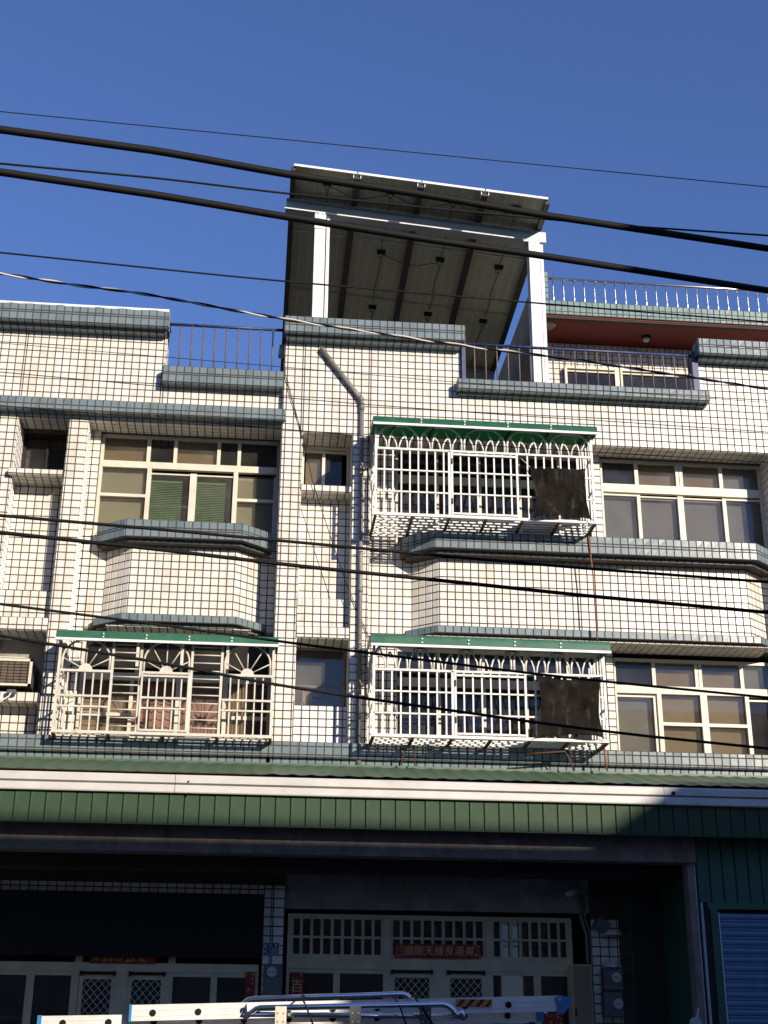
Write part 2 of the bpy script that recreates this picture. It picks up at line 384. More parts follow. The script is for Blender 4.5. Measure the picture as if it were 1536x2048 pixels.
def poly_ledge(T, wall, key, pts, z0, h, d0, d1, rows):
    """moulding that follows the bay's plan outline pts (x,y); d0 inner offset, d1 outer offset from the outline"""
    def off(d):
        out = []
        for i, p in enumerate(pts):
            p = Vector(p)
            ns = []
            if i > 0: e = (p-Vector(pts[i-1])).normalized(); ns.append(Vector((e.y, -e.x)))
            if i < len(pts)-1: e = (Vector(pts[i+1])-p).normalized(); ns.append(Vector((e.y, -e.x)))
            n = sum(ns, Vector((0, 0))).normalized(); k = 1.0/max(.5, n.dot(ns[0]))
            q = p + n*d*k
            out.append(q)
        return out
    o = off(d1); inn = off(d0)
    k = len(o)
    out = [tuple(q) for q in o] + [(o[-1].x, pts[-1][1]+.05), (o[0].x, pts[0][1]+.05)]
    wall.prism(out, 'z', z0, z0+h)
    zs = [z0+h]; z = z0+h
    for r in rows: z -= r; zs.append(max(z, z0))
    zs = sorted(set(round(v, 4) for v in zs))
    if zs[0]-z0 > .02: zs = [z0]+zs
    else: zs[0] = z0
    for a, b in zip(o, o[1:]):
        L = (b-a).length; nn = max(1, round(L/P)); us = [L*i/nn for i in range(nn+1)]
        T.field(key, (a.x, a.y, 0), (b.x-a.x, b.y-a.y, 0), (0, 0, 1), us, zs)
    return o

def bay(T, wall, x0, x1, xs0, xs1, Yw, Yf, z0, z1, key='white', zp=Z0):
    """trapezoid bay: back corners (x0,Yw),(x1,Yw), front corners (xs0,Yf),(xs1,Yf)"""
    pts = [(x0, Yw), (xs0, Yf), (xs1, Yf), (x1, Yw)]
    wall.prism(pts, 'z', z0, z1)
    for a, b in zip(pts, pts[1:]):
        a = Vector(a); b = Vector(b); L = (b-a).length
        if a.y == b.y: us = grid(0, L, 0)
        else: nn = round(L/P); us = [L*i/nn for i in range(nn+1)]
        T.field(key, (a.x, a.y, 0), (b.x-a.x, b.y-a.y, 0), (0, 0, 1), us, grid(z0, z1, zp))
    return pts

# ------------------------------------------------------------------ windows
def curtain_mb(x0, x1, z0, z1, Y, folds=0, amp=.02, sag=0):
    mb = MB(); n = max(2, int((x1-x0)/.025)) if folds else 1
    for i in range(n+1):
        x = x0+(x1-x0)*i/n
        y = Y + (amp*math.sin(folds*2*math.pi*i/n) + amp*.5*math.sin(folds*4.7*math.pi*i/n+1) if folds else 0)
        mb.v += [(x, y, z0), (x, y, z1)]
        if i: k = 2*i; mb.f.append((k-2, k, k+1, k-1))
    return mb
def window(parent, name, X0, X1, Z0_, Z1_, Y, bars, panes, fm, fw=.045, dep=.07, room=.7, label=None):
    """aluminium window: outer frame and bars are one part, every pane and curtain a sub-part"""
    mb = MB()
    mb.box(X0, X0+fw, Y, Y+dep, Z0_, Z1_).box(X1-fw, X1, Y, Y+dep, Z0_, Z1_)
    mb.box(X0+fw, X1-fw, Y, Y+dep, Z1_-fw, Z1_).box(X0+fw, X1-fw, Y, Y+dep, Z0_, Z0_+fw)
    for b in bars:
        y0 = b[4] if len(b) > 4 else .008
        mb.box(b[0], b[1], Y+y0, Y+dep-.006-random.uniform(0, .004), b[2], b[3])
    w = mb.build(name, fm, parent, fix=False)
    if label: w['label'] = label
    for p in panes:
        x0, x1, z0, z1, gm = p[:5]
        g = MB().box(x0, x1, Y+.034, Y+.040, z0, z1).build('pane', gm, w, fix=False)
        if len(p) > 5 and p[5]:
            cm, folds = p[5]
            if folds == 'blind':
                b = MB(); z = z0; 
                while z < z1-.09:
                    b.quad((x0, Y+.12, z), (x1-.11, Y+.12, z), (x1-.11, Y+.135, z+.021), (x0, Y+.135, z+.021)); z += .027
                b.box(x0, x1-.11, Y+.115, Y+.145, z1-.09, z1-.06)
                b.build('blind', cm, w, fix=False)
            else:
                fr = p[6] if len(p) > 6 else (0, 1)
                curtain_mb(x0+(x1-x0)*fr[0]-.01, x0+(x1-x0)*fr[1]+.01, z0-.01, z1+.01, Y+.11, folds).build('curtain', cm, w, smooth=bool(folds), fix=False)
    # dark room behind
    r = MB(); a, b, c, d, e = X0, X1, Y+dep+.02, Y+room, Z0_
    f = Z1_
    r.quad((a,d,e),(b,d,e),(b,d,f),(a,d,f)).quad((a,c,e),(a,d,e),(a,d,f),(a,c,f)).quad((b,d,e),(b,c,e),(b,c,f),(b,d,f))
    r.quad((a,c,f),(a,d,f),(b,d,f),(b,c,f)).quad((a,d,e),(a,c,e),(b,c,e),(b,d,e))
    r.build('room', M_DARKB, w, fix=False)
    return w

# ------------------------------------------------------------------ ground
def ground():
    S = MB().quad((-900, -900, -.05), (900, -900, -.05), (900, 900, -.05), (-900, 900, -.05)).build('ground', M_EARTH, None, fix=False)
    tag(S, kind='structure')
    r = BOX('road', M_ASPH, None, -300, 300, -15.5, -4.2, -.046, -.0); tag(r, kind='structure')
    p = BOX('pavement', M_PAVE, None, -60, 60, -4.2, 1.5, -.045, .12); tag(p, kind='structure')
    p = BOX('pavement', M_PAVE, None, -60, 60, -19.5, -15.5, -.045, .12); tag(p, kind='structure')
    m = MB()
    for i in range(-20, 20): m.box(i*5, i*5+2, -9.95, -9.83, .0005, .004)
    tag(m.build('road_marking', M_WHITEP, None, fix=False), kind='structure')
ground()

# ------------------------------------------------------------------ right house
XR0, XR1 = -0.045, 8.6
M_BOARD = mat('dark_grey_board', (.115, .11, .105), .85, noise=.15, nscale=2)
M_TORN = mat('torn_brown_paper', (.50, .33, .20), .8, noise=.25, nscale=6, stain_or_glint=(.12, .1, .09), stscale=(5, 5, 5), stamt=.8)
M_FILM = mat('crumpled_grey_film', (.24, .235, .20), .35, noise=.35, nscale=9, bump=.6, bscale=25)
def torn_paper(H):
    rnd = random.Random(21); y = .575
    def ragged(pts, n, a):
        out = []
        for (x0, z0), (x1, z1) in zip(pts, pts[1:]+pts[:1]):
            for i in range(n): t = i/n; out.append((x0+(x1-x0)*t+rnd.uniform(-a, a), z0+(z1-z0)*t+rnd.uniform(-a, a)))
        return out
    MB().prism(ragged([(.36, 6.12), (.90, 6.12), (.92, 6.33), (.80, 6.40), (.37, 6.40)], 5, .008), 'y', y-.004, y).build('window_film', M_FILM, H)
    MB().prism(ragged([(.44, 6.19), (.55, 6.22), (.67, 6.33), (.68, 6.40), (.48, 6.40)], 5, .008), 'y', y-.012, y-.008).build('torn_paper', M_TORN, H)
    MB().prism(ragged([(.37, 6.20), (.43, 6.15), (.42, 6.34), (.38, 6.35)], 3, .006), 'y', y-.014, y-.009).build('torn_paper', M_TORN, H)
    for k in range(7):
        cx, cz = .55+.035*k+rnd.uniform(-.02, .02), 6.25+.016*k+rnd.uniform(-.03, .03)
        MB().prism(ragged([(cx-.03, cz-.008), (cx+.03, cz-.004), (cx+.02, cz+.014), (cx-.02, cz+.01)], 2, .007), 'y', y-.018, y-.015).build('peeling_scrap', M_DARK, H)
def right_house():
    H = thing('row_house', 'white tiled row house with twin cages, bay windows and solar panels on its roof', 'house', (4, 3, 0))
    T = Tiles(); w = MB()
    Yb = 7.0; RB = 9.5           # building depth, solid core starts behind the rooms
    zb = 5.27
    # solid mass: pieces behind each tiled face
    w.box(XR0, .25, 0, 1.2, zb, 11.43)                 # pilaster beside the left house
    w.box(.97, 1.22, 0, 1.2, zb, 11.43)                # pilaster between small and large windows
    w.box(.25, .97, 0, 1.2, 10.0, 11.43)
    w.box(1.22, 2.55, 0, .35, 10.0, 11.43)
    w.box(2.55, 6.14, 0, .35, 10.0, 10.70)
    w.box(6.14, XR1, 0, .35, 10.0, 11.43)
    w.box(7.12, XR1, 0, 1.2, zb, 10.0)
    w.box(1.22, 7.12, .36, 1.2, 7.0, 8.5)              # spandrel behind the bay
    for a, b in ((1.22, 1.62), (4.47, 4.655)):
        w.box(a, b, .36, 1.2, 8.5, 10.0); w.box(a, b+.03, .36, 1.2, zb, 7.0)
    w.box(1.22, 7.12, .36, 1.2, 9.987, 10.3)
    w.box(1.65, 4.5, .36, 1.2, zb, 5.49); w.box(4.68, 7.12, .36, 1.2, zb, 5.49)
    # small window bay
    w.box(.25, .97, .02, .6, 9.09, 9.19); w.box(.25, .97, .31, .9, 7.55, 9.09)
    w.box(.25, .97, .15, .9, 7.1, 7.55); w.box(.25, .97, 0, .9, 6.94, 7.1)
    w.box(.25, .97, .2, .6, zb, 6.06)
    # floor slabs, side and back walls, roof
    w.box(XR0, XR1, 1.2, Yb, 9.95, 10.28); w.box(XR0, XR1, 1.2, Yb, 7.2, 7.6); w.box(XR0, XR1, .8, Yb, 4.3, 5.2)
    w.box(XR0, XR0+.15, 1.2, Yb, 0, 11.0); w.box(XR1-.15, XR1, 1.2, Yb, 0, 11.0); w.box(XR0, XR1, Yb, Yb+.2, 0, 11.0)
    w.box(XR0, XR1, 0, .9, 4.75, zb)
    # bay between the floors
    pts = bay(T, w, 1.86, 6.93, 2.21, 6.60, .36, .08, 7.09, 8.19)
    o = poly_ledge(T, w, 'blue', pts, 8.19, .05, 0, .16, [.05])
    o = poly_ledge(T, w, 'blue', pts, 8.24, .26, 0, .265, [.11, .04, .11])
    poly_ledge(T, w, 'blue', pts, 7.045, .105, 0, .175, [.105])
    poly_ledge(T, w, 'blue', pts, 7.0, .045, 0, .09, [.045])
    w.build('wall', M_GROUT, H); BOX('roof_deck', M_PAVE, H, XR0, XR1, .36, Yb, 10.285, 10.30)
    # white tiles
    f = T.front
    f('white', XR0, .25, 5.49, 11.43, 0); f('white', .97, 1.22, 5.49, 11.43, 0, xp=.97)
    f('white', .25, .97, 10.0, 11.43, 0)
    f('white', 1.22, 2.55, 10.0, 11.43, 0); f('white', 2.55, 6.14, 10.0, 10.70, 0); f('white', 6.14, XR1, 10.0, 11.43, 0)
    f('white', 7.12, XR1, 5.49, 10.0, 0)
    f('white', .25, .97, 9.09, 9.19, .02, zp=9.09); f('white', .25, .97, 7.55, 9.09, .31, xp=.25, zp=7.59)
    f('white', .25, .97, 7.1, 7.55, .15, xp=.25, zp=7.1); f('white', .25, .97, 6.94, 7.1, 0, xp=.25, zp=6.99)
    f('newwhite', .25, .97, 5.49, 6.06, .2, xp=.25, zp=5.99)
    f('white', 1.22, 1.62, 8.5, 10, .36, xp=1.29); f('white', 1.22, 1.86, 7.1, 8.5, .36, xp=1.29); f('white', 6.93, 7.12, 7.1, 8.5, .36)
    f('white', 1.22, 1.65, 5.49, 7.0, .36, xp=1.29)
    f('white', 4.47, 4.655, 8.5, 10, .36, xp=4.545); f('white', 4.47, 4.68, 5.49, 7.0, .36, xp=4.57)
    T.under('white', .25, .97, 0, .47, 10.0); T.under('white', 1.22, 7.12, 0, .42, 10.0)
    T.under('white', .25, .97, .02, .31, 9.09); T.under('white', .25, .97, 0, .47, 6.94)
    T.under('white', 2.0, 6.8, -.09, .42, 7.0)
    T.side('white', .97, 0, .47, 9.19, 10, -1); T.side('white', .97, .0, .31, 7.55, 9.09, -1); T.side('white', .97, 0, .15, 7.1, 7.55, -1)
    T.side('white', .97, 0, .47, 6.06, 6.94, -1); T.side('white', .97, 0, .2, 5.49, 6.06, -1)
    T.side('white', .25, 0, .47, 9.19, 10, 1); T.side('white', .25, 0, .31, 7.55, 9.09, 1); T.side('white', .25, 0, .47, 6.06, 6.94, 1)
    T.side('white', 7.12, 0, .42, 5.49, 10, -1); T.side('white', 1.22, 0, .36, 5.49, 10, 1)
    T.side('white', 6.14, 0, .35, 10.7, 11.43, -1); T.side('white', 2.55, 0, .35, 10.7, 11.43, 1); T.side('white', XR0, 0, .35, 5.49, 11.43, -1)
    # blue ledges: parapet caps, balcony ledge, storey band
    ledge(T, H, 'blue', XR0-.02, 2.575, 0, 11.43, .16, .045, .255, .26, [.11, .035, .11], endL=True)
    ledge(T, H, 'blue', 6.10, XR1, 0, 11.44, .16, .045, .255, .25, [.11, .03, .11], endR=False)
    ledge(T, H, 'blue', 2.47, 6.22, 0, 10.69, .09, .03, .196, .165, [.095, .07])
    ledge(T, H, 'blue', -.06, XR1, 0, 5.21, .06, .085, .134, .199, [.06, .11], endL=False, endR=False)
    for b in ((XR0, 2.55, .002, .42, 11.40, 11.72), (6.14, XR1, .002, .42, 11.40, 11.71), (2.56, 6.13, .002, .36, 10.66, 10.86)): BOX('coping', M_GROUT, H, *b)
    T.finish(H, {'white': (M_WHITE, 'tile', 'tile_field'), 'blue': (M_BLUE, 'ledge_tile', 'ledge_tile_field'), 'newwhite': (M_NEWWHITE, 'bright_tile', 'bright_tile_field')})
    # --- windows
    g, d = M_GLASS, M_GLASSD
    cu, br, wg = (M_CURT, 0), (M_CURTB, 0), (M_CURTW, 0)
    Yw = .42
    window(H, 'window', 4.655, 7.12, 8.42, 9.985, Yw,
        [(4.70, 7.075, 9.46, 9.59, -.004), (5.19, 5.245, 9.59, 9.94), (5.815, 5.862, 9.59, 9.94), (5.872, 5.92, 9.59, 9.94), (6.475, 6.53, 9.59, 9.94),
         (5.20, 5.25, 8.46, 9.43, .0), (5.812, 5.90, 8.46, 9.43, -.002), (6.49, 6.545, 8.46, 9.43, .0),
         (4.70, 5.20, 9.405, 9.43, .004), (5.25, 5.812, 9.395, 9.415, .01), (5.90, 6.49, 9.395, 9.415, .01), (6.545, 7.075, 9.405, 9.43, .004)],
        [(4.70, 5.2, 8.46, 9.41, g, cu), (5.25, 5.812, 8.46, 9.41, g, cu), (5.9, 6.49, 8.46, 9.41, g, cu), (6.545, 7.075, 8.46, 9.41, g, cu),
         (4.70, 5.19, 9.59, 9.94, d, cu), (5.245, 5.815, 9.59, 9.94, g, br), (5.92, 6.475, 9.59, 9.94, g, br), (6.53, 7.075, 9.59, 9.94, g, cu)], M_ALU)
    window(H, 'window', 4.68, 7.12, 5.42, 6.93, Yw,
        [(4.725, 7.075, 6.43, 6.54, -.004), (5.245, 5.295, 6.54, 6.89), (5.86, 5.905, 6.54, 6.89), (5.915, 5.96, 6.54, 6.89), (6.51, 6.56, 6.54, 6.89),
         (5.235, 5.265, 5.46, 6.40, 0), (5.29, 5.35, 5.46, 6.43, -.006), (5.905, 6.0, 5.46, 6.43, -.006), (6.545, 6.60, 5.46, 6.43, -.006), (5.35, 5.905, 5.985, 6.03, -.004), (6.0, 6.545, 5.985, 6.03, -.004),
         (4.725, 5.235, 6.375, 6.40, .004), (6.6, 7.075, 6.36, 6.385, .004)],
        [(4.725, 5.24, 5.46, 6.40, g, cu), (5.35, 5.905, 6.03, 6.43, g, wg), (5.35, 5.905, 5.46, 5.985, g, wg), (6.0, 6.545, 6.03, 6.43, g, wg), (6.0, 6.545, 5.46, 5.985, g, wg), (6.6, 7.075, 5.46, 6.38, d, cu),
         (4.725, 5.245, 6.54, 6.89, d, cu), (5.295, 5.86, 6.54, 6.89, g, br), (5.96, 6.51, 6.54, 6.89, g, wg), (6.56, 7.075, 6.54, 6.89, g, cu)], M_ALU)
    for z0, z1, tr, lowc in ((8.42, 9.985, 9.46, 3), (5.42, 6.96, 6.43, 2)):
        st = [1.62, 2.235, 2.86, 3.45, 4.05, 4.50]
        bars = [(1.66, 4.455, tr, tr+.12, -.004)] + [(x-.028, x+.028, z0+.04, tr) for x in st[1:-1]] + [(x-.02, x+.02, tr+.12, z1-.04) for x in st[1:-1]]
        pn = []
        for k, (a, b) in enumerate(zip(st, st[1:])):
            a += .03; b -= .03
            c = None
            if k == 0: c = (M_CURT, 0)
            elif lowc == 2: c = (M_CURTT, 6)
            pn.append((a, b, z0+.04, tr, M_GLASSD, c)); pn.append((a, b, tr+.12, z1-.04, M_GLASSD))
        window(H, 'window', 1.62, 4.47, z0, z1, Yw, bars, pn, M_ALU)
    window(H, 'small_window', .25, .97, 9.19, 9.99, .47, [(.56, .605, 9.235, 9.93, -.003), (.30, .56, 9.90, 9.93), (.605, .92, 9.895, 9.925)],
           [(.335, .56, 9.235, 9.90, M_GLASS, (M_CURTB, 0)), (.605, .85, 9.235, 9.895, M_GLASSD, (M_CURTB, 0), (0, .3))], M_ALU, fw=.05)
    window(H, 'small_window', .25, .95, 6.06, 6.935, .47, [(.27, .9, 6.40, 6.408, .03)], [(.275, .925, 6.08, 6.90, M_GLASS, (M_BOARD, 0))], M_CONC, fw=.025)
    torn_paper(H)
    return H
right_house()

# ------------------------------------------------------------------ left house
YL = .12
def left_house():
    X0 = -6.4; X1 = XR0-.004
    H = thing('row_house', 'white tiled row house with sunburst cage, air conditioner and green blinds', 'house', (-3, 3, 0))
    T = Tiles(); w = MB(); zb = 5.27; XN = at(333, 690, YL).x
    w.box(X0, -3.76, YL, 1.3, zb, 11.46); w.box(-3.05, -2.78, YL, 1.3, zb, 11.46)
    w.box(-3.76, -3.05, YL, 1.3, 10.085, 11.46); w.box(-2.78, XN, YL, .5, 10.085, 11.46); w.box(XN, X1, YL, .5, 10.085, 10.68)
    w.box(-2.78, X1, .48, 1.3, 7.05, 8.46); w.box(-2.78, -2.63, .48, 1.3, zb, 10.085); w.box(-2.63, X1, .48, 1.3, zb, 5.49)
    w.box(-3.80, -3.05, .02, .66, 9.165, 9.245); w.box(-3.76, -3.05, .43, 1.0, 7.55, 9.165)
    w.box(-3.76, -3.05, .27, 1.0, 7.125, 7.55); w.box(-3.76, -3.05, YL, 1.0, 6.95, 7.125)
    w.box(-3.76, -3.05, .1, 1.0, 5.97, 6.1); w.box(-3.76, -3.05, .4, 1.0, zb, 5.97)
    Yb = 7.0
    w.box(X0, X1, 1.3, Yb, 9.95, 10.3); w.box(X0, X1, 1.3, Yb, 7.2, 7.6); w.box(X0, X1, .9, Yb, 4.3, 5.2)
    w.box(X0, X0+.15, 1.3, Yb, 0, 11); w.box(X1-.15, X1, 1.3, Yb, 0, 11.0); w.box(X0, X1, Yb, Yb+.2, 0, 11.0)
    w.box(X0, X1, YL, .9, 4.75, zb); w.box(-3.76, X1, .5, 1.3, 10.0725, 10.3)
    pts = bay(T, w, -2.40, -.27, -2.04, -.62, .48, .20, 7.14, 8.235)
    poly_ledge(T, w, 'blue', pts, 8.235, .045, 0, .14, [.045])
    poly_ledge(T, w, 'blue', pts, 8.28, .255, 0, .235, [.11, .035, .11])
    poly_ledge(T, w, 'blue', pts, 7.10, .11, 0, .16, [.11])
    poly_ledge(T, w, 'blue', pts, 7.055, .045, 0, .08, [.045])
    w.build('wall', M_GROUT, H)
    BOX('recess_panel', M_CONC, H, -3.76, -3.05, .62, .7, 6.1, 6.95)
    f = T.front
    zp = Z0+.045; xp = .06
    f('white', X0, -3.76, 5.49, 11.46, YL, xp=xp, zp=zp); f('white', -3.05, -2.78, 5.49, 10.085, YL, xp=-3.02, zp=zp)
    f('white', -3.76, -2.78, 10.085, 11.46, YL, xp=xp, zp=zp); f('white', -2.78, XN, 10.085, 11.46, YL, xp=xp, zp=zp); f('white', XN, X1, 10.085, 10.68, YL, xp=xp, zp=zp)
    f('white', -3.80, -3.05, 9.165, 9.245, .02, xp=xp, zp=9.165); f('white', -3.76, -3.05, 7.55, 9.165, .43, xp=xp, zp=7.60)
    f('white', -3.76, -3.05, 7.125, 7.55, .27, xp=xp, zp=7.125); f('white', -3.76, -3.05, 6.95, 7.125, YL, xp=xp, zp=7.015)
    f('white', -3.76, -3.05, 5.97, 6.1, .1, xp=xp, zp=6.1); f('white', -3.76, -3.05, 5.49, 5.97, .4, xp=xp, zp=zp)
    f('white', -2.78, -2.63, 5.49, 10.085, .48, xp=-2.74, zp=zp+.05); f('white', -2.63, -2.40, 7.1, 8.46, .48, xp=-2.74, zp=zp+.05); f('white', -.27, X1, 7.1, 8.46, .48, xp=xp, zp=zp+.05)
    T.under('white', -3.76, -3.05, YL, .66, 10.085, xp=xp); T.under('white', -2.78, X1, YL, .54, 10.085, xp=xp)
    T.under('white', -3.80, -3.05, .02, .43, 9.165, xp=xp); T.under('white', -3.76, -3.05, YL, .62, 6.95, xp=xp); T.under('white', -3.76, -3.05, .1, .4, 5.97, xp=xp)
    T.under('white', -2.3, -.35, .12, .54, 7.055, xp=xp)
    for z0, z1, b in ((9.245, 10.085, .66), (7.55, 9.165, .43), (7.125, 7.55, .27), (6.1, 6.95, .62), (5.49, 5.97, .4)):
        T.side('white', -3.76, YL, b, z0, z1, 1, zp=zp); T.side('white', -3.05, YL, b, z0, z1, -1, zp=zp)
    T.side('white', -2.78, YL, .48, 5.49, 10.085, 1, zp=zp); T.side('white', XN, YL, .5, 10.68, 11.46, 1, zp=zp)
    ledge(T, H, 'blue', X0, XN+.03, YL, 11.46, .16, .04, .27, .265, [.11, .035, .11], endL=False, xp=xp)
    ledge(T, H, 'blue', at(325, 750, -.06).x, X1, YL, 10.66, 0, 0, .18, .26, [.11, .03, .11], endR=False, xp=xp)
    ledge(T, H, 'blue', X0, -.005, YL, 10.136, 0, 0, .18, .178, [.11, .06], endL=False, xp=xp)
    ledge(T, H, 'blue', X0, -.062, 0, 5.21, .06, .085, .134, .199, [.06, .11], endL=False, endR=False, xp=xp)
    for b in ((X0, XN, YL+.002, .55, 11.44, 11.76), (XN+.01, X1, YL+.002, .48, 10.65, 10.91), (X0, X1, .022, YL+.02, 5.2, 5.45), (X0, XN+.025, YL-.26, .5, 11.765, 11.779)): BOX('coping', M_GROUT, H, *b)
    # white lime crust on the parapet top
    xs = [X0]
    while xs[-1] < XN-.14: xs.append(xs[-1]+random.uniform(.04, .16))
    xs.append(XN+.027); prof = [(x, 11.757+random.uniform(-.014, .006)) for x in xs]
    MB().prism(prof + [(XN+.027, 11.784), (X0, 11.784)], 'y', YL-.279, YL-.2).build('parapet_crust', M_WHITEP, H)
    T.finish(H, {'white': (M_WHITE, 'tile', 'tile_field'), 'blue': (M_BLUE, 'ledge_tile', 'ledge_tile_field')})
    g, d = M_GLASS, M_GLASSD
    br, wg = (M_CURTB, 0), (M_CURTG, 0)
    window(H, 'window', -2.63, X1-.004, 8.42, 10.07, .54,
        [(-2.585, -.09, 9.555, 9.655, -.004), (-1.975, -1.92, 9.655, 10.03), (-1.59, -1.54, 9.655, 10.03), (-.965, -.915, 9.655, 10.03), (-.67, -.62, 9.655, 10.03),
         (-1.945, -1.885, 8.46, 9.555, -.004), (-1.33, -1.235, 8.46, 9.50, 0), (-.71, -.645, 8.46, 9.555, -.004), (-2.585, -1.945, 9.10, 9.145, -.004), (-.645, -.1, 9.10, 9.145, -.004),
         (-1.885, -1.33, 9.47, 9.49, .01), (-1.235, -.71, 9.47, 9.49, .01), (-.13, -.1, 8.46, 9.5, 0)],
        [(-2.585, -1.945, 9.145, 9.555, g, wg), (-2.585, -1.945, 8.46, 9.10, g, wg), (-1.885, -1.33, 8.46, 9.48, g, (M_BLIND, 'blind')), (-1.235, -.71, 8.46, 9.48, g, (M_BLIND, 'blind')),
         (-.645, -.13, 9.145, 9.5, g, wg), (-.645, -.13, 8.46, 9.10, g, wg),
         (-2.585, -1.975, 9.655, 10.03, g, br), (-1.92, -1.59, 9.655, 10.03, d), (-1.54, -.965, 9.655, 10.03, g, br), (-.915, -.67, 9.655, 10.03, d), (-.62, -.09, 9.655, 10.03, d)], M_ALU)
    window(H, 'window', -2.63, X1-.004, 5.42, 7.04, .54,
        [(-2.585, -.09, 6.42, 6.52, -.004), (-1.95, -1.9, 5.46, 6.42), (-1.33, -1.26, 5.46, 6.42), (-.70, -.64, 5.46, 6.42), (-1.9, -1.86, 6.52, 7.0), (-1.3, -1.26, 6.52, 7.0), (-.68, -.64, 6.52, 7.0), (-2.585, -1.95, 5.92, 5.97), (-.64, -.09, 5.92, 5.97)],
        [(-2.585, -1.95, 5.46, 6.42, g, (M_CURTT, 0)), (-1.9, -1.33, 5.46, 6.42, g, (M_CURTP, 5)), (-1.26, -.7, 5.46, 6.42, g, (M_CURTP, 6)), (-.64, -.09, 5.46, 6.42, g, (M_CURTT, 5), (0, .7)),
         (-2.585, -1.9, 6.52, 7.0, d), (-1.86, -1.3, 6.52, 7.0, d), (-1.26, -.68, 6.52, 7.0, d), (-.64, -.09, 6.52, 7.0, d)], M_ALU)
    window(H, 'small_window', -3.76, -3.05, 9.245, 10.08, .66, [(-3.42, -3.40, 9.29, 10.04)], [(-3.715, -3.42, 9.29, 10.04, d, (M_BOARD, 0)), (-3.40, -3.095, 9.29, 10.04, d)], M_DARK)
    return H
left_house()

# ------------------------------------------------------------------ rooftop room and its railing
def rooftop():
    H = thing('rooftop_room', 'set-back rooftop room with dark red overhang and blue-green tiled edge', 'rooftop room', (6.5, 4.4, 10.3))
    T = Tiles(); w = MB(); Yf, Yw = 2.82, 3.77
    w.box(4.47, 10.5, Yf, Yf+.12, 13.86, 14.14); w.box(4.47, 4.585, Yf, Yf+.12, 14.14, 14.72)
    w.box(4.45, 10.5, Yw, Yw+.2, 10.3, 13.86)
    w.build('wall', M_GROUT, H)
    BOX('roof_slab', M_CONC, H, 4.475, 10.5, Yf+.12, 8.0, 13.87, 14.0)
    MB().prism([(Yf+.01, 13.862), (Yw-.02, 13.862), (Yw-.02, 10.3), (11, 10.3), (11, 14.74), (Yf+.01, 14.74)], 'x', 4.40, 4.466).build('side_wall', M_PLASTER, H)
    BOX('red_ceiling', M_RED, H, 4.48, 10.5, Yf+.02, Yw, 13.835, 13.858)
    # flaked paint patch
    k = MB(); pts = []
    for i in range(14):
        t = 2*math.pi*i/14; pts.append((4.62+.16*math.cos(t)*random.uniform(.8, 1.1), 3.20+.14*math.sin(t)*random.uniform(.8, 1.15)))
    k.prism(pts, 'z', 13.828, 13.836).build('bare_plaster_patch', M_CONC, H)
    BOX('beam', M_DARKB, H, 4.46, 10.5, Yf-.002+.03, Yf+.1, 13.80, 13.835)
    T.front('gb', 4.47, 10.5, 13.86, 14.14, Yf, xp=4.47, zp=14.14); T.front('gb', 4.47, 4.585, 14.14, 14.72, Yf, xp=4.47, zp=14.72)
    T.front('white', 4.46, 10.5, 10.6, 13.83, Yw, xp=4.5)
    T.finish(H, {'gb': (M_GREENBLUE, 'edge_tile', 'edge_tile_field'), 'white': (M_WHITE, 'tile', 'tile_field')})
    # long clerestory window
    a, b = at(1126, 730, Yw-.02), at(1420, 760, Yw-.02)
    window(H, 'window', a.x, b.x+.4, 12.75, 13.30, Yw-.13, [(a.x+.045, b.x+.36, 13.19, 13.215, 0), (5.92, 6.06, 12.79, 13.25, -.004), (a.x+.05, b.x+.35, 12.79, 12.93, -.002)],
           [(a.x+.045, 5.92, 12.93, 13.19, M_GLASSD), (6.06, b.x+.35, 12.93, 13.19, M_GLASSD)], M_ALU, dep=.05, room=.12)
    # dome lamp under the overhang
    c = at(1293, 684, 3.4)
    lamp = thing('ceiling_lamp', 'small dome lamp under the red rooftop overhang', 'lamp', (c.x, 3.4, 13.83))
    MB().tube([(c.x, 3.4, 13.835), (c.x, 3.4, 13.80)], [.09, .09], 12).build('lamp_base', M_BLACK, lamp)
    MB().tube([(c.x, 3.4, 13.80), (c.x, 3.4, 13.77), (c.x, 3.4, 13.74)], [.07, .06, .02], 12).build('lamp_dome', M_METERG, lamp, smooth=True)
    # stainless railing
    Rl = thing('roof_railing', 'stainless steel railing with twisted balusters on the rooftop room', 'railing', (6.5, 2.9, 14.14))
    zr = 14.62; yr = Yf+.06
    MB().tube([(4.585, yr, zr), (10.5, yr, zr)],   .022, 10).build('top_rail', M_STEEL, Rl, smooth=True)
    m = MB()
    path = [(0, 0, 0), (0, 0, .06), (0, 0, .09), (0, 0, .12), (0, 0, .16), (0, 0, .19), (0, 0, .22), (0, 0, .25), (0, 0, .28), (0, 0, .31), (0, 0, .48)]
    m.tube(path, [.011, .011, .016, .016, .010, .013, .010, .013, .010, .011, .011], 7)
    me = m.mesh('baluster', M_STEEL, True)
    x = 4.68
    while x < 10.3:
        link('baluster', me, Rl, Matrix.Translation((x, yr, 14.13))); x += .187
rooftop()

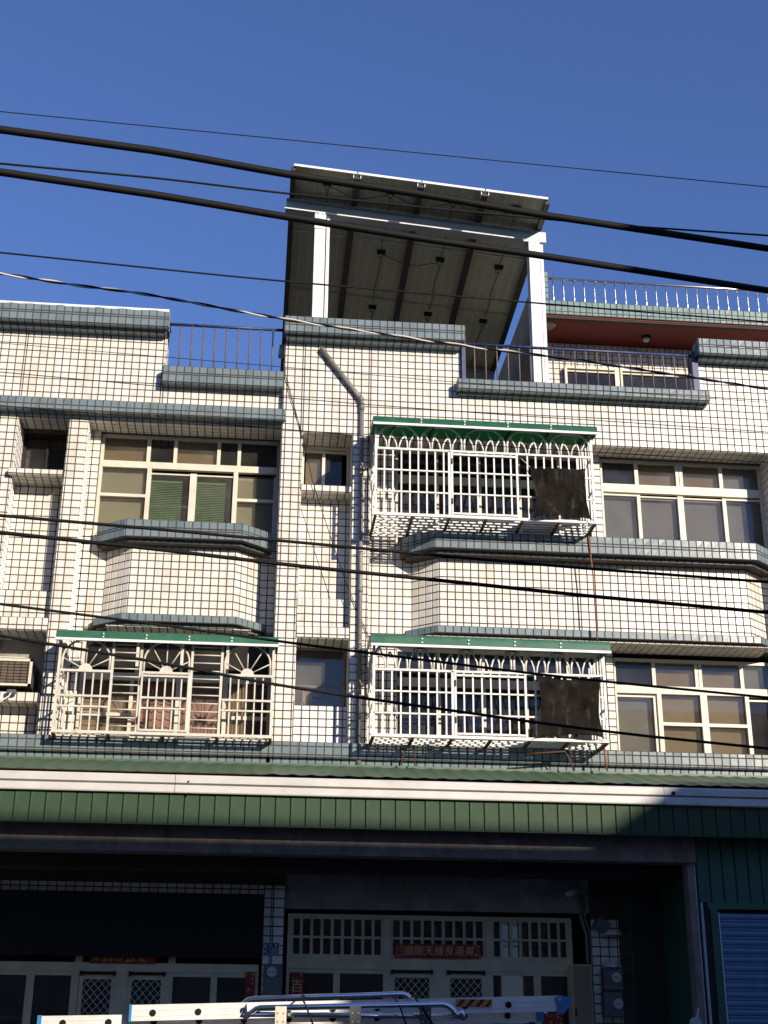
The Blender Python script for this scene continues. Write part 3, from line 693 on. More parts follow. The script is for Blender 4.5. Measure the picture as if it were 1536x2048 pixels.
def flat_railing(name, label, x0, x1, Y, zb, zt, step, xfirst, posts):
    Rl = thing(name, label, 'railing', ((x0+x1)/2, Y, zb), 'blue parapet railings')
    MB().tube([(x0, Y, zt), (x1, Y, zt)], .023, 10).build('top_rail', M_BLUERAIL, Rl, smooth=True)
    me = MB().tube([(0, 0, 0), (0, 0, zt-zb-.01)], .011, 6).mesh('baluster', M_RUSTBAL, True)
    x = xfirst
    while x < x1-.04:
        link('baluster', me, Rl, Matrix.Translation((x, Y+random.uniform(-.004, .004), zb))); x += step
    for px_, wd in posts: BOX('post', M_BLUERAIL, Rl, px_-wd/2, px_+wd/2, Y-.03, Y+.05, zb-.05, zt+.06)
a0 = at(345, 652, .1); a1 = at(571, 669, .1)
flat_railing('parapet_railing', 'blue rail with thin balusters in the left house parapet gap', at(336, 690, .05).x, -.05, .05, 10.92, a0.z, .168, at(359, 700, .05).x, [])
flat_railing('parapet_railing', 'long blue rail with brown balusters in front of the rooftop room', 2.56, 6.12, -.05, 10.86, at(1150, 700, -.05).z, .168, at(949, 720, -.05).x, [(at(927, 720, -.05).x, .055), (6.085, .09)])

# ------------------------------------------------------------------ solar array
def solar():
    A = thing('solar_array', 'tilted solar panel array on white steel posts above the middle parapet', 'solar panels', (2, .8, 10.3))
    O = Vector((-.02, 0, 14.57)); sx, sy = -.083, -.05
    U = Vector((1, 0, sx)).normalized(); V = Vector((0, 1, sy)).normalized(); N = U.cross(V).normalized()
    Wd, Ld, nx, ny = .988, 1.65, 4, 4; gx = .02
    def Q(u, v, n): return O + U*u + V*v + N*n
    def obox(mb, u0, u1, v0, v1, n0, n1):
        k = len(mb.v)
        mb.v += [tuple(Q(u, v, n)) for n in (n0, n1) for u, v in ((u0, v0), (u1, v0), (u1, v1), (u0, v1))]
        mb.f += [(k,k+3,k+2,k+1),(k+4,k+5,k+6,k+7),(k,k+1,k+5,k+4),(k+1,k+2,k+6,k+5),(k+2,k+3,k+7,k+6),(k+3,k,k+4,k+7)]
    for i in range(nx):
        for j in range(ny):
            u0 = i*(Wd+gx); v0 = j*(Ld+.012)
            p = MB(); obox(p, u0+.02, u0+Wd-.02, v0+.02, v0+Ld-.02, .012, .03)
            pn = p.build('panel', M_PANEL, A)
            f = MB()
            obox(f, u0, u0+.02, v0, v0+Ld, -.006, .034); obox(f, u0+Wd-.02, u0+Wd, v0, v0+Ld, -.006, .034)
            obox(f, u0+.02, u0+Wd-.02, v0, v0+.02, -.006, .034); obox(f, u0+.02, u0+Wd-.02, v0+Ld-.02, v0+Ld, -.006, .034)
            f.build('panel_frame', M_GALV if j == 0 else M_PANEL, pn, fix=False)
            if j < 3:
                # busbar lines and diamond gaps between the cells
                b = MB()
                for c in range(1, 6):
                    u = u0+.02+(Wd-.04)*c/6
                    obox(b, u-.0030, u+.0030, v0+.05, v0+Ld-.05, .0095, .0118)
                    for r in range(1, 10):
                        v = v0+.05+(Ld-.1)*r/10; k = len(b.v)
                        b.v += [tuple(Q(u+a, v+c2, .0092)) for a, c2 in ((-.017, 0), (0, .02), (.017, 0), (0, -.02))]; b.f.append((k, k+1, k+2, k+3))
                b.build('busbar', M_PLINE, pn, fix=False)
                jb = MB(); vj = v0+.22 if j else v0+.28; uj = u0+.54
                obox(jb, uj-.07, uj+.07, vj, vj+.09, -.02, .011)
                jb.build('junction_box', M_BLACK, pn, fix=False)
                cb = MB(); loop = []
                for t in range(15):
                    an = 2*math.pi*t/14
                    loop.append(Q(uj+.042*math.sin(an), vj+.13-.055*math.cos(an), -.02))
                cb.tube(loop, .006, 5); s = 1 if i < 2 else -1
                cb.tube([Q(uj+.02, vj+.2, -.02), Q(uj+.01*s, vj+.7, -.012), Q(uj-.02*s, vj+1.2, -.02), Q(uj, vj+1.55, -.012)], .006, 5)
                if i < nx-1 and j < 2 and (i+j) % 2 == 0 or (j == 0 and i < nx-1):
                    cb.tube([Q(uj+.05, vj+.1, -.02), Q(uj+.35, vj+.24, -.03), Q(uj+.62, vj+.25, -.05), Q(uj+.97, vj+.12, -.02)], .006, 5)
                cb.build('cable', M_BLACK, pn, fix=False)
    # dark rails running front to back
    for k in range(nx+1):
        u = k*(Wd+gx)-gx/2; m = MB(); obox(m, u-.05 if k else u-.03, u+.05 if k < nx else u+.03, .04, ny*Ld, -.075, -.008)
        m.build('rail', M_DRAIL, A, fix=False)
        for kk in range(1):
            if 0 < k < nx:
                m = MB(); obox(m, u-.062, u-.05, .02, .12, -.07, -.004); m.build('rail_clip', M_GALV, A, fix=False); m = MB(); obox(m, u+.05, u+.062, .02, .12, -.07, -.004); m.build('rail_clip', M_GALV, A, fix=False)
    # girder along the front
    def girder(v):
        g = MB(); y = v
        for (n0, n1, a, b) in ((-.285, -.272, -.08, .08), (-.272, -.088, -.006, .006), (-.088, -.076, -.08, .08)):
            obox(g, -.08, nx*(Wd+gx)+.02, y+a, y+b, n0, n1)
        return g.build('girder', M_GALVB, A)
    girder(.80); girder(5.2)
    e = MB(); obox(e, -.09, 3.62, .71, .722, -.292, -.262); e.build('girder_lip', M_GALV, A)
    g = MB(); obox(g, 3.62, 4.13, .79, .80-.09, -.27, -.088)
    for y, xs in ((.80, (.44, 3.88)), (5.2, (.44, 3.88))):
        for x in xs:
            zt = O.z + sx*(x+.02) + sy*y - .29
            p = MB()
            p.box(x-.085, x+.085, y-.10, y-.088, 10.3, zt).box(x-.006, x+.006, y-.088, y+.088, 10.3, zt).box(x-.085, x+.085, y+.088, y+.10, 10.3, zt)
            p.box(x+.105, x+.155, y-.05, y, 10.3, zt)
            po = p.build('post', M_GALV, A, fix=False)
            if y < 1:
                BOX('cap_plate', M_GALV, po, x-.09, x+.09, y-.112, y-.102, zt-.30, zt-.035)
                for dx in (-.045, .04): MB().disc((x+dx, zt-.02), .014, y-.115, y-.10, 8).build('bolt', M_STEEL, po)
    # corner plate at the right end of the girder
    xr = 4.02; zt = O.z + sx*(xr+.02) + sy*.8
    MB().prism([(xr-.32, zt-.285), (xr+.06, zt-.285), (xr+.06, zt-.10), (xr-.05, zt-.10)], 'y', .705, .717).build('corner_plate', M_GALV, A)
solar()

# ------------------------------------------------------------------ window cages
def ell(cx, z0, rx, rz, t0, t1, n=14):
    return [(cx+rx*math.cos(t0+(t1-t0)*i/n), z0+rz*math.sin(t0+(t1-t0)*i/n)) for i in range(n+1)]
def cage_shell(root, X0, X1, Yf, Yb, Zb, Zr, m, roofm, fasc, floor_n, cross, side_bars, roof_back, trimm=None):
    """floor, sides, corner posts and the green roof of a cage"""
    s = .032
    for x in (X0, X1): BOX('corner_post', m, root, x-s/2, x+s/2, Yf-s/2, Yf+s/2, Zb, Zr)
    for z in (Zb,):
        MB().bar((X0-s/2, Yf-.002, z), (X1+s/2, Yf-.002, z), s+.006).build('bottom_rail', m, root, fix=False)
    for x in (X0, X1):
        for z in (Zb, Zb+(Zr-Zb)*.36, Zb+(Zr-Zb)*.72):
            MB().bar((x, Yf, z), (x, Yb, z), s*.8).build('side_rail', m, root, fix=False)
        for k in range(1, side_bars+1):
            y = Yf+(Yb-Yf)*k/(side_bars+1)
            MB().bar((x, y, Zb), (x, y, Zr), .018).build('side_bar', m, root, fix=False)
    for k in range(1, floor_n+1):
        y = Yf+(Yb-Yf)*k/(floor_n+1)
        MB().bar((X0, y, Zb+.004), (X1, y, Zb+.004), .024, .018).build('floor_bar', m, root, fix=False)
    for k in range(cross+1):
        x = X0+(X1-X0)*k/cross
        MB().bar((x, Yf, Zb-.018), (x, Yb, Zb-.018), .036, .026).build('floor_cross_bar', M_RUST, root, fix=False)
    # roof sheet with rolled front
    zt = fasc[0]; zl = fasc[1]; yf = fasc[2]
    prof = [(roof_back, zt+.05), (yf+.06, zt+.012), (yf+.025, zt-.004), (yf+.006, zt-.022), (yf, zt-.05), (yf-.012, zl)]
    prof2 = [(y+.006, z-.006) for y, z in prof][::-1]
    e = .055
    r = MB(); n = len(prof)
    xs = [X0-e+(X1-X0+2*e)*i/1 for i in range(2)]
    for x in xs: r.v += [(x, y, z) for y, z in prof]
    for i in range(n-1): r.f.append((i, i+1, n+i+1, n+i))
    # closed ends
    for b, x in ((0, xs[0]), (n, xs[1])):
        k = len(r.v); r.v += [(x, yf+.02, zl), (x, roof_back, zl+.06)]
        r.f.append(tuple([b+i for i in range(n)] + [k, k+1]))
    ro = r.build('roof_sheet', roofm, root)
    so = ro.modifiers.new('solid', 'SOLIDIFY'); so.thickness = .002
    MB().box(X0-e-.004, X1+e+.004, yf-.024, yf-.004, zl-.030, zl+.002).build('roof_trim', trimm or M_ALUW, root, fix=False)
    # roof ribs with screws
    nr = 5
    for k in range(1, nr):
        x = X0+(X1-X0)*k/nr
        for zz in (.3, .75): MB().disc((x, zl+(zt-zl)*zz*.8), .011, yf-.02, yf-.0, 8).build('screw', trimm or M_ALUW, ro)
    for k in range(0, 6):
        x = X0+.25+(X1-X0-.3)*k/5
        MB().bar((x, yf+.05, zl+.03), (x, roof_back, zt+.03), .03, .03).build('roof_rafter', M_DARK, root, fix=False)

def gothic_cage(label, X0, X1, Yf, Zb, zr, Zr, fasc, roofm, clip, roof_back, door, unit):
    g = 'white cages with pointed arches'
    C_ = thing('window_cage', label, 'window cage', ((X0+X1)/2, Yf, Zb), g)
    cage_shell(C_, X0, X1, Yf, .35, Zb, Zr, M_CAGE, roofm, fasc, 8, 6, 5, roof_back)
    Za = zr[0]                                                   # rail under the arches
    for i, z in enumerate(zr):
        wd = .028 if i == 0 else .020
        segs = [(X0, X1)] if i == 0 else [(X0, door[0]), (door[0], door[1]), (door[1], X1)]
        for a, b in segs: MB().bar((a, Yf-.004-.001*i, z), (b, Yf-.004-.001*i, z), wd, wd).build('rail', M_CAGE, C_, fix=False)
    x = X0+.118
    barm = MB().bar((0, 0, Zb), (0, 0, Za), .0205).mesh('bar', M_CAGE, fix=False)
    while x < X1-.05:
        if min(abs(x-door[0]), abs(x-door[1])) > .05: link('bar', barm, C_, Matrix.Translation((x, Yf+.006, 0)))
        x += .1175
    d = BOX('door_frame', M_CAGE, C_, door[0]-.022, door[0]+.006, Yf-.026, Yf+.006, Zb+.02, Za)
    BOX('door_frame', M_CAGE, C_, door[1]-.006, door[1]+.022, Yf-.026, Yf+.006, Zb+.02, Za)
    BOX('door_frame', M_CAGE, C_, door[0]+.01, door[1]-.01, Yf-.03, Yf-.002, Zb+.03, Zb+.055); BOX('door_frame', M_CAGE, C_, door[0]+.01, door[1]-.01, Yf-.03, Yf-.002, Za-.065, Za-.04)
    for z in (Zb+.18, Za-.2): MB().tube([(door[0]-.008, Yf-.035, z), (door[0]-.008, Yf-.035, z+.08)], .010, 6).build('hinge', M_RUST, C_)
    BOX('stile', M_CAGE, C_, door[0]-.06, door[0]-.028, Yf-.018, Yf+.01, Zb, Za)
    # arches
    h = clip; n = round((X1-X0)/unit); u = (X1-X0)/n
    for k in range(n):
        x0 = X0+k*u+.02; x1 = X0+(k+1)*u-.02; cx = (x0+x1)/2; w = x1-x0
        def arc(pts, r, nm='arch'):
            MB().tube([(a, Yf, b) for a, b in pts if b < Zr-.005], r, 6).build(nm, M_CAGE, C_, smooth=True)
        zc = Za+h*.36
        left = [(x0, Za)] + ell(cx, zc, w/2, h*.66, math.pi, 0, 22) + [(x1, Za)]
        arc(left, .0165)
        # inner pointed arch
        q1 = x0+w*.27; q3 = x1-w*.27
        arc([(q1, Za), (q1+.004, Za+h*.3), (q1+w*.05, Za+h*.55), (q1+w*.13, Za+h*.8), (cx, Za+h*1.0)], .0135)
        arc([(q3, Za), (q3-.004, Za+h*.3), (q3-w*.05, Za+h*.55), (q3-w*.13, Za+h*.8), (cx, Za+h*1.0)], .0135)
        # short arcs that cross them
        arc([(q1-.022, Za), (q1-.035, Za+h*.3), (q1-.075, Za+h*.52), (x0+w*.09, Za+h*.70)], .012)
        arc([(q3+.022, Za), (q3+.035, Za+h*.3), (q3+.075, Za+h*.52), (x1-w*.09, Za+h*.70)], .012)
        arc([(cx-.012, Za), (cx-.025, Za+h*.22), (cx-.05, Za+h*.40), (q1+w*.055, Za+h*.56)], .012)
        arc([(cx+.012, Za), (cx+.025, Za+h*.22), (cx+.05, Za+h*.40), (q3-w*.055, Za+h*.56)], .012)
    return C_
def zat(x, y, Y): return at(x, y, Y).z
gothic_cage('white steel window cage with pointed arches and bright green roof on the third floor', 1.255, 4.285, -.58, zat(752, 1027, -.58),
            [zat(755, 896, -.58), zat(754, 938, -.58), zat(753, 981, -.58)], zat(757, 852, -.58)+.03, (zat(757, 830, -.77), zat(757, 845, -.77), -.77), M_GREEN1, .37, .0,
            (at(905, 960, -.58).x, at(1033, 960, -.58).x), .57)
gothic_cage('white steel window cage with pointed arches and green roof on the second floor, right', 1.255, 4.29, -.58, zat(748, 1470, -.58),
            [zat(750, 1338, -.58), zat(749, 1381, -.58), zat(748, 1425, -.58)], zat(750, 1294, -.58)+.03, (zat(757, 1267, -.77), zat(752, 1287, -.77), -.77), M_GREEN2, .43, -.12,
            (at(912, 1400, -.58).x, at(1050, 1400, -.58).x), .56)

def sunburst_cage():
    Yf = -.40
    X0 = at(105, 1460, Yf).x; X1 = at(541, 1470, Yf).x; Zb = zat(105, 1462, Yf); Zr = zat(130, 1282, Yf)
    C_ = thing('window_cage', 'cream steel window cage with sunburst panels and green roof on the left house', 'window cage', ((X0+X1)/2, Yf, Zb))
    cage_shell(C_, X0, X1, Yf, .46, Zb, Zr, M_CAGEY, M_GREEN2, (zat(112, 1258, Yf-.14), zat(112, 1275, Yf-.14), Yf-.14), 6, 4, 5, .02)
    m = M_CAGEY
    zt = zat(120, 1340, Yf); z1 = zat(115, 1390, Yf); z2 = zat(112, 1411, Yf)
    e = [X0, at(214, 1460, Yf).x, at(272, 1460, Yf).x, at(376, 1460, Yf).x, at(437, 1460, Yf).x, X1]
    for x in e[1:-1]:
        BOX('post', m, C_, x-.016, x+.016, Yf-.014, Yf+.014, Zb, Zr)
    for i in (0, 2, 4):
        a, b = e[i]+.016, e[i+1]-.016; w = b-a; cx = (a+b)/2
        for z, t in ((zt, .03), (z1, .026), (z2, .022)): MB().bar((a, Yf-.005, z), (b, Yf-.005, z), t, t).build('rail', m, C_, fix=False)
        if i == 2:
            for xx in (a+.012, b-.012): BOX('door_frame', m, C_, xx-.012, xx+.012, Yf-.03, Yf-.008, Zb+.03, zt-.02)
            for zz in (Zb+.04, zt-.045): BOX('door_frame', m, C_, a+.02, b-.02, Yf-.034, Yf-.008, zz-.012, zz+.012)
            for zz in (Zb+.12, zt-.16): MB().tube([(a-.006, Yf-.036, zz), (a-.006, Yf-.036, zz+.09)], .010, 6).build('hinge', M_RUST, C_)
        bm_ = MB().bar((0, 0, Zb), (0, 0, zt), .018).mesh('bar', m, fix=False)
        for k in range(1, 6): link('bar', bm_, C_, Matrix.Translation((a+w*k/6, Yf+.008, 0)))
        hh = Zr-zt
        MB().tube([(p, Yf, q) for p, q in [(a+.02, zt)] + ell(cx, zt+hh*.45, w/2-.02, hh*.75, math.pi, 0, 20) + [(b-.02, zt)] if q < Zr+.02], .013, 6).build('arch', m, C_, smooth=True) if False else None
        for sgn in (-1, 1):
            pts = [(cx+sgn*(w/2-.022), zt)] + [(cx+sgn*(w/2-.022)*math.cos(t), zt+hh*.42+hh*.66*math.sin(t)) for t in [i_*math.pi/2/12 for i_ in range(13)]]
            pts = [p for p in pts if p[1] < Zr+.03]
            MB().tube([(p, Yf, q) for p, q in pts], .014, 6).build('arch', m, C_, smooth=True)
        hub = [(cx+.085*math.cos(t*math.pi/10), zt+.012+.085*math.sin(t*math.pi/10)) for t in range(11)]
        MB().prism(hub, 'y', Yf-.012, Yf+.012).build('sun_disc', m, C_)
        for dg in (28, 60, 90, 120, 152):
            t = R(dg); L = min((hh*.98)/max(.2, math.sin(t)), (w/2-.03)/max(.05, abs(math.cos(t))))
            MB().tube([(cx+.08*math.cos(t), Yf, zt+.012+.08*math.sin(t)), (cx+L*math.cos(t), Yf, zt+.012+L*math.sin(t))], .008, 6).build('ray', m, C_, smooth=True)
    for i in (1, 3):
        a, b = e[i]+.016, e[i+1]-.016; nb = 11
        for k in range(nb):
            z = Zb+.09+(Zr-.02-Zb-.09)*k/(nb-1)
            MB().tube([(a-.01, Yf+.005, z), (b+.01, Yf+.005, z)], .009, 6).build('slat', m, C_, smooth=True)
sunburst_cage()

# ------------------------------------------------------------------ shade cloths on the cages
def cloth(label, cs, Y, ties, seed):
    rnd = random.Random(seed); c = [at(x, y, Y) for x, y in cs]
    S = thing('shade_net', label, 'shade net', tuple((c[2]+c[3])/2), 'black nets tied to the cages')
    n = 22; mb = MB(); ph = rnd.uniform(0, 6)
    for j in range(n+1):
        for i in range(n+1):
            u, v = i/n, j/n
            p = (c[0]*(1-u)+c[1]*u)*(1-v) + (c[3]*(1-u)+c[2]*u)*v
            sag = .05*math.sin(math.pi*u)**.8*(1-v)**1.5 - .025*math.sin(math.pi*u)*v**3; ins = .045*math.sin(math.pi*v)**.8
            p = p + Vector((ins*(1-2*u), 0, -sag))
            y = .022*math.sin(7*u+ph+2*v) + .02*math.sin(5*u-6*v+ph*2) + .012*math.sin(17*u+9*v*v)*v + .010*abs(math.sin(13*u+3*v+ph)) + .012*abs(math.sin(9*v-4*u+ph*1.7)) + rnd.uniform(-.002, .002)
            mb.v.append((p.x, p.y-.02+y*1.2, p.z))
    for j in range(n):
        for i in range(n):
            k = j*(n+1)+i; mb.f.append((k, k+1, k+n+2, k+n+1))
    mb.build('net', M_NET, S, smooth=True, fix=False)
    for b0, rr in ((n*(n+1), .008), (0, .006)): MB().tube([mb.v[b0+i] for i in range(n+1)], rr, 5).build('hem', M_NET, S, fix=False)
    for k, (x, y) in enumerate(ties):
        q = at(x, y, Y+.02); MB().tube([c[k], (c[k]+q)/2+Vector((0, -.01, -.004)), q], .005, 5).build('tie', M_BLACK if k else M_WIREW, S, fix=False)
cloth('black shade net tied to the third-floor cage', [(1060, 934), (1173, 934), (1181, 1036), (1067, 1033)], -.665, [(1042, 917), (1178, 922), (1190, 1044), (1058, 1040)], 3)
cloth('black shade net tied to the second-floor cage', [(1072, 1350), (1200, 1355), (1208, 1474), (1077, 1471)], -.665, [(1064, 1346), (1206, 1352), (1214, 1478), (1068, 1474)], 5)

# ------------------------------------------------------------------ air conditioner
M_DARKCOIL = mat('brown_dusty_coil', (.15, .115, .08), .8, noise=.3, nscale=10)
def aircon():
    Y = .02; r = at(66, 1318, Y); zb = zat(60, 1372, Y); x1 = r.x; x0 = x1-.72; zt = r.z
    A = thing('air_conditioner', 'boxy window air conditioner on a tiled shelf at the left edge', 'air conditioner', ((x0+x1)/2, .3, zb))
    BOX('casing', M_GREYB, A, x0, x1, Y+.03, .62, zb, zt)
    MB().box(x0, x1, Y, Y+.05, zt-.035, zt).box(x0, x1, Y, Y+.05, zb, zb+.03).box(x0, x0+.03, Y, Y+.05, zb, zt).box(x1-.035, x1, Y, Y+.05, zb, zt).build('front_frame', M_ALU, A)
    BOX('coil', M_DARKCOIL, A, x0+.03, x1-.035, Y+.022, Y+.03, zb+.03, zt-.035)
    for k in range(9): MB().bar((x0+.03, Y+.015, zb+.05+k*.04), (x1-.035, Y+.015, zb+.05+k*.04), .005).build('grille_wire', M_DARK, A, fix=False) if zb+.05+k*.04 < zt-.04 else None
    for k in range(8): MB().bar((x0+.07+k*.085, Y+.012, zb+.03), (x0+.07+k*.085, Y+.012, zt-.035), .005).build('grille_wire', M_DARK, A, fix=False)
    BOX('top_lip', M_ALU, A, x0, x1-.1, Y-.01, Y+.08, zt+.005, zt+.02)
    p = at(22, 1385, Y-.02)
    MB().tube([p, p+Vector((-.02, -.03, -.06)), p+Vector((-.12, -.04, -.14)), p+Vector((-.3, -.03, -.18))], .012, 8).build('drain_hose', M_WIREW, A, smooth=True)
    MB().box(p.x-.05, p.x+.06, Y-.03, Y+.03, p.z-.01, p.z+.04).build('drain_elbow', M_GREYB, A)
aircon()

# ------------------------------------------------------------------ pipes and cables fixed to the wall
def drain():
    Dp = thing('drain_pipe', 'grey plastic drain pipe bending down the white tiled wall', 'pipe', (1.08, -.05, 5.0))
    y = -.055; a = at(642, 697, y); b = at(722, 798, y); c = at(724, 812, y); e = at(717, 1518, y)
    MB().tube([a+Vector((0, .08, .0)), a, b, b+(c-b)*.5, c], .036, 12).build('upper_pipe', M_PIPE, Dp, smooth=True)
    MB().tube([c, Vector((e.x, y, e.z))], .031, 12).build('down_pipe', M_PIPE, Dp, smooth=True)
    for q in (b, a+(b-a)*.25): MB().tube([q+(a-b)*.04, q-(a-b)*.04], .042, 12).build('collar', M_PIPE, Dp, smooth=True)
    MB().tube([Vector((c.x, y, c.z+.05)), Vector((c.x, y, c.z-.07))], .037, 12).build('collar', M_PIPE, Dp, smooth=True)
    for yy in (935, 1180, 1345): 
        q = at(721, yy, y); MB().tube([(q.x+.0, y, q.z+.035), (q.x, y, q.z-.035)], .037, 12).build('collar', M_PIPE, Dp, smooth=True)
    for yy in (880, 1106, 1290, 1490):
        q = at(720, yy, 0); MB().tube([(q.x-.05, y-.03, q.z), (q.x-.02, y-.043, q.z), (q.x+.03, y-.043, q.z), (q.x+.06, y-.03, q.z), (q.x+.07, -.005, q.z)], .007, 6).build('clamp', M_STEEL, Dp)
    MB().tube([at(717, 1508, y), at(717, 1532, y)], .044, 12).build('bell_end', M_PIPE, Dp, smooth=True)
drain()
def wallwire(label, pts, Y, r, m, name='wall_cable', cat='cable'):
    o = MB().tube([at(x, y, Y) for x, y in pts], r, 6).build(name, m, None, smooth=True); tag(o, label, cat); return o
wallwire('thin black cable slanting down beside the small windows', [(566, 672), (571, 750), (580, 790), (603, 862), (625, 962), (650, 1040), (690, 1160), (712, 1215), (742, 1285)], -.03, .0055, M_BLACK)
wallwire('second thin cable running close to the drain pipe', [(574, 755), (590, 815), (604, 875)], -.025, .004, M_BLACK)
wallwire('rust red conduit running down the bay below the net', [(1177, 1072), (1186, 1150), (1195, 1285)], -.21, .011, M_REDWIRE, 'conduit', 'pipe')
wallwire('rusty prop under the right end of the lower cage', [(1208, 1490), (1213, 1540)], -.42, .015, M_REDWIRE, 'prop_bar', 'bar')
wallwire('rusty brace bent under the lower cage', [(1052, 1508), (1130, 1503), (1140, 1520), (1148, 1542)], -.40, .012, M_RUST, 'prop_bar', 'bar')
wallwire('dark vine-like cable hanging under the lower cage', [(822, 1475), (820, 1486), (808, 1503), (803, 1530)], -.30, .011, M_RUST)
wallwire('second dark cable hanging under the lower cage', [(818, 1484), (826, 1495), (830, 1532)], -.33, .010, M_RUST)

# ------------------------------------------------------------------ canopy over the pavement
YC = -1.45
def canopy():
    C_ = thing('street_canopy', 'long green canopy with white gutter over the shop fronts', 'canopy', (1.5, -.7, 4.2))
    X0, X1 = -6.0, 9.0; yb, zb_, yf, zf = -.14, 5.19, YC+.06, zat(768, 1552, YC+.06)
    m = MB(); per = .226; nx = int((X1-X0)/per*8); ny = 26
    for j in range(ny+1):
        v = j/ny
        st = (v*4) % 1.0
        for i in range(nx+1):
            x = X0+(X1-X0)*i/nx
            ph = (x/per) % 1.0
            wave = .011*(math.cos(2*math.pi*ph)*.5+.5)**1.6 * (.35 if j == 0 else 1)
            step = .018*(1-st) if 0 < j < ny else 0
            y = yb+(yf-yb)*v; z = zb_+(zf-zb_)*v
            m.v.append((x, y-.03*wave, z+wave-.018+step*.9))
    for j in range(ny):
        for i in range(nx):
            k = j*(nx+1)+i; m.f.append((k, k+1, k+nx+2, k+nx+1))
    m.build('tile_sheet', M_CANOPY, C_, smooth=False, fix=False)
    BOX('ridge_flashing', M_CANOPY, C_, X0, X1, -.19, -.135, 5.165, 5.2)
    # gutter in lengths
    zt = zat(768, 1560, YC); zb2 = zat(768, 1596, YC); zm = zt-(zt-zb2)*.50
    js = [X0, at(350, 1570, YC).x, at(1328, 1590, YC).x, X1]
    for a, b in zip(js, js[1:]):
        g = MB(); a += .003; b -= .003
        prof = [(YC+.10, zt+.005), (YC-.0, zt), (YC-.012, zt-.02), (YC-.012, zm+.012), (YC+.045, zm+.010), (YC+.045, zm-.012), (YC-.012, zm-.014), (YC-.016, zb2+.012), (YC-.008, zb2), (YC+.10, zb2+.002)]
        g.prism(prof, 'x', a, b); g.build('gutter', M_GUTTER, C_)
    for xx, yy, Yd in ((377, 1563, 0), (1347, 1586, 1), (377, 1587, 0)):
        q = at(xx, yy, YC-.02); MB().disc((q.x, q.z), .022 if Yd else .01, YC-.03, YC-.005, 9).build('rivet', M_BLACK, C_)
    # fascia boards
    zt2 = zat(768, 1600, YC+.05); zb3 = zat(768, 1657, YC+.05); wv = .1775
    x = X0; k = 0
    me = MB().prism([(.004, YC+.052), (.012, YC+.044), (wv-.012, YC+.044), (wv-.004, YC+.052), (wv-.004, YC+.08), (.004, YC+.08)], 'z', zb3, zt2+.05).mesh('fascia_board', M_FASCIA)
    while x < X1:
        link('fascia_board', me, C_, Matrix.Translation((x, random.uniform(-.003, .003), random.uniform(-.003, .003)))); x += wv
    BOX('fascia_backing', M_DARK, C_, X0, X1, YC+.082, YC+.1, zb3+.01, zt2+.06)
    BOX('fascia_edge', M_FASCIA, C_, X0, X1, YC+.047, YC+.10, zb3-.012, zb3-.001)
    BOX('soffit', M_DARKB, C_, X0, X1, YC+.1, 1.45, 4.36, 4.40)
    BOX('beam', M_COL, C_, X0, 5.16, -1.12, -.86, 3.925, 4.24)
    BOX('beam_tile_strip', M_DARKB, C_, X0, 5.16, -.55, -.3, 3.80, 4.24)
canopy()

# ------------------------------------------------------------------ ground floor under the canopy
YG = .45
def G(x, y): return at(x, y, YG)
def gx(x, y=1930): return at(x, y, YG).x
def gz(y, x=700): return at(x, y, YG).z
def rect(x0, x1, y0, y1):
    xm, ym = (x0+x1)/2, (y0+y1)/2
    return at(x0, ym, YG).x, at(x1, ym, YG).x, at(xm, y1, YG).z, at(xm, y0, YG).z
FL = .14
def text(body, size, m, parent, M, extr=.002, name='lettering', shear=0):
    c = bpy.data.curves.new('t', 'FONT'); c.body = body; c.size = size; c.extrude = extr; c.align_x = 'CENTER'; c.align_y = 'CENTER'; c.shear = shear
    o = bpy.data.objects.new('t', c); COL.objects.link(o)
    dg = bpy.context.evaluated_depsgraph_get(); me = bpy.data.meshes.new_from_object(o.evaluated_get(dg))
    bpy.data.objects.remove(o); me.materials.clear(); me.materials.append(m)
    return link(name, me, parent, M)
def facing(x, y, z): return Matrix.Translation((x, y, z)) @ Matrix.Rotation(math.pi/2, 4, 'X')
def lattice(x0, x1, z0, z1, Y, p=.092, r=.004):
    mb = MB(); w = x1-x0; h = z1-z0; k = -int(h/p)-1
    while k*p < w:
        for s in (0, 1):
            a = x0+k*p; b = a+h*.9
            t0 = max(0, (x0-a)/(b-a)); t1 = min(1, (x1-a)/(b-a))
            if t1 > t0+.01:
                A = (a+(b-a)*t0, z0+h*t0); B = (a+(b-a)*t1, z0+h*t1)
                if s: A = (A[0], z0+z1-A[1]); B = (B[0], z0+z1-B[1])
                mb.tube([(A[0], Y-.004*s, A[1]), (B[0], Y-.004*s, B[1])], r, 5)
        k += 1
    return mb
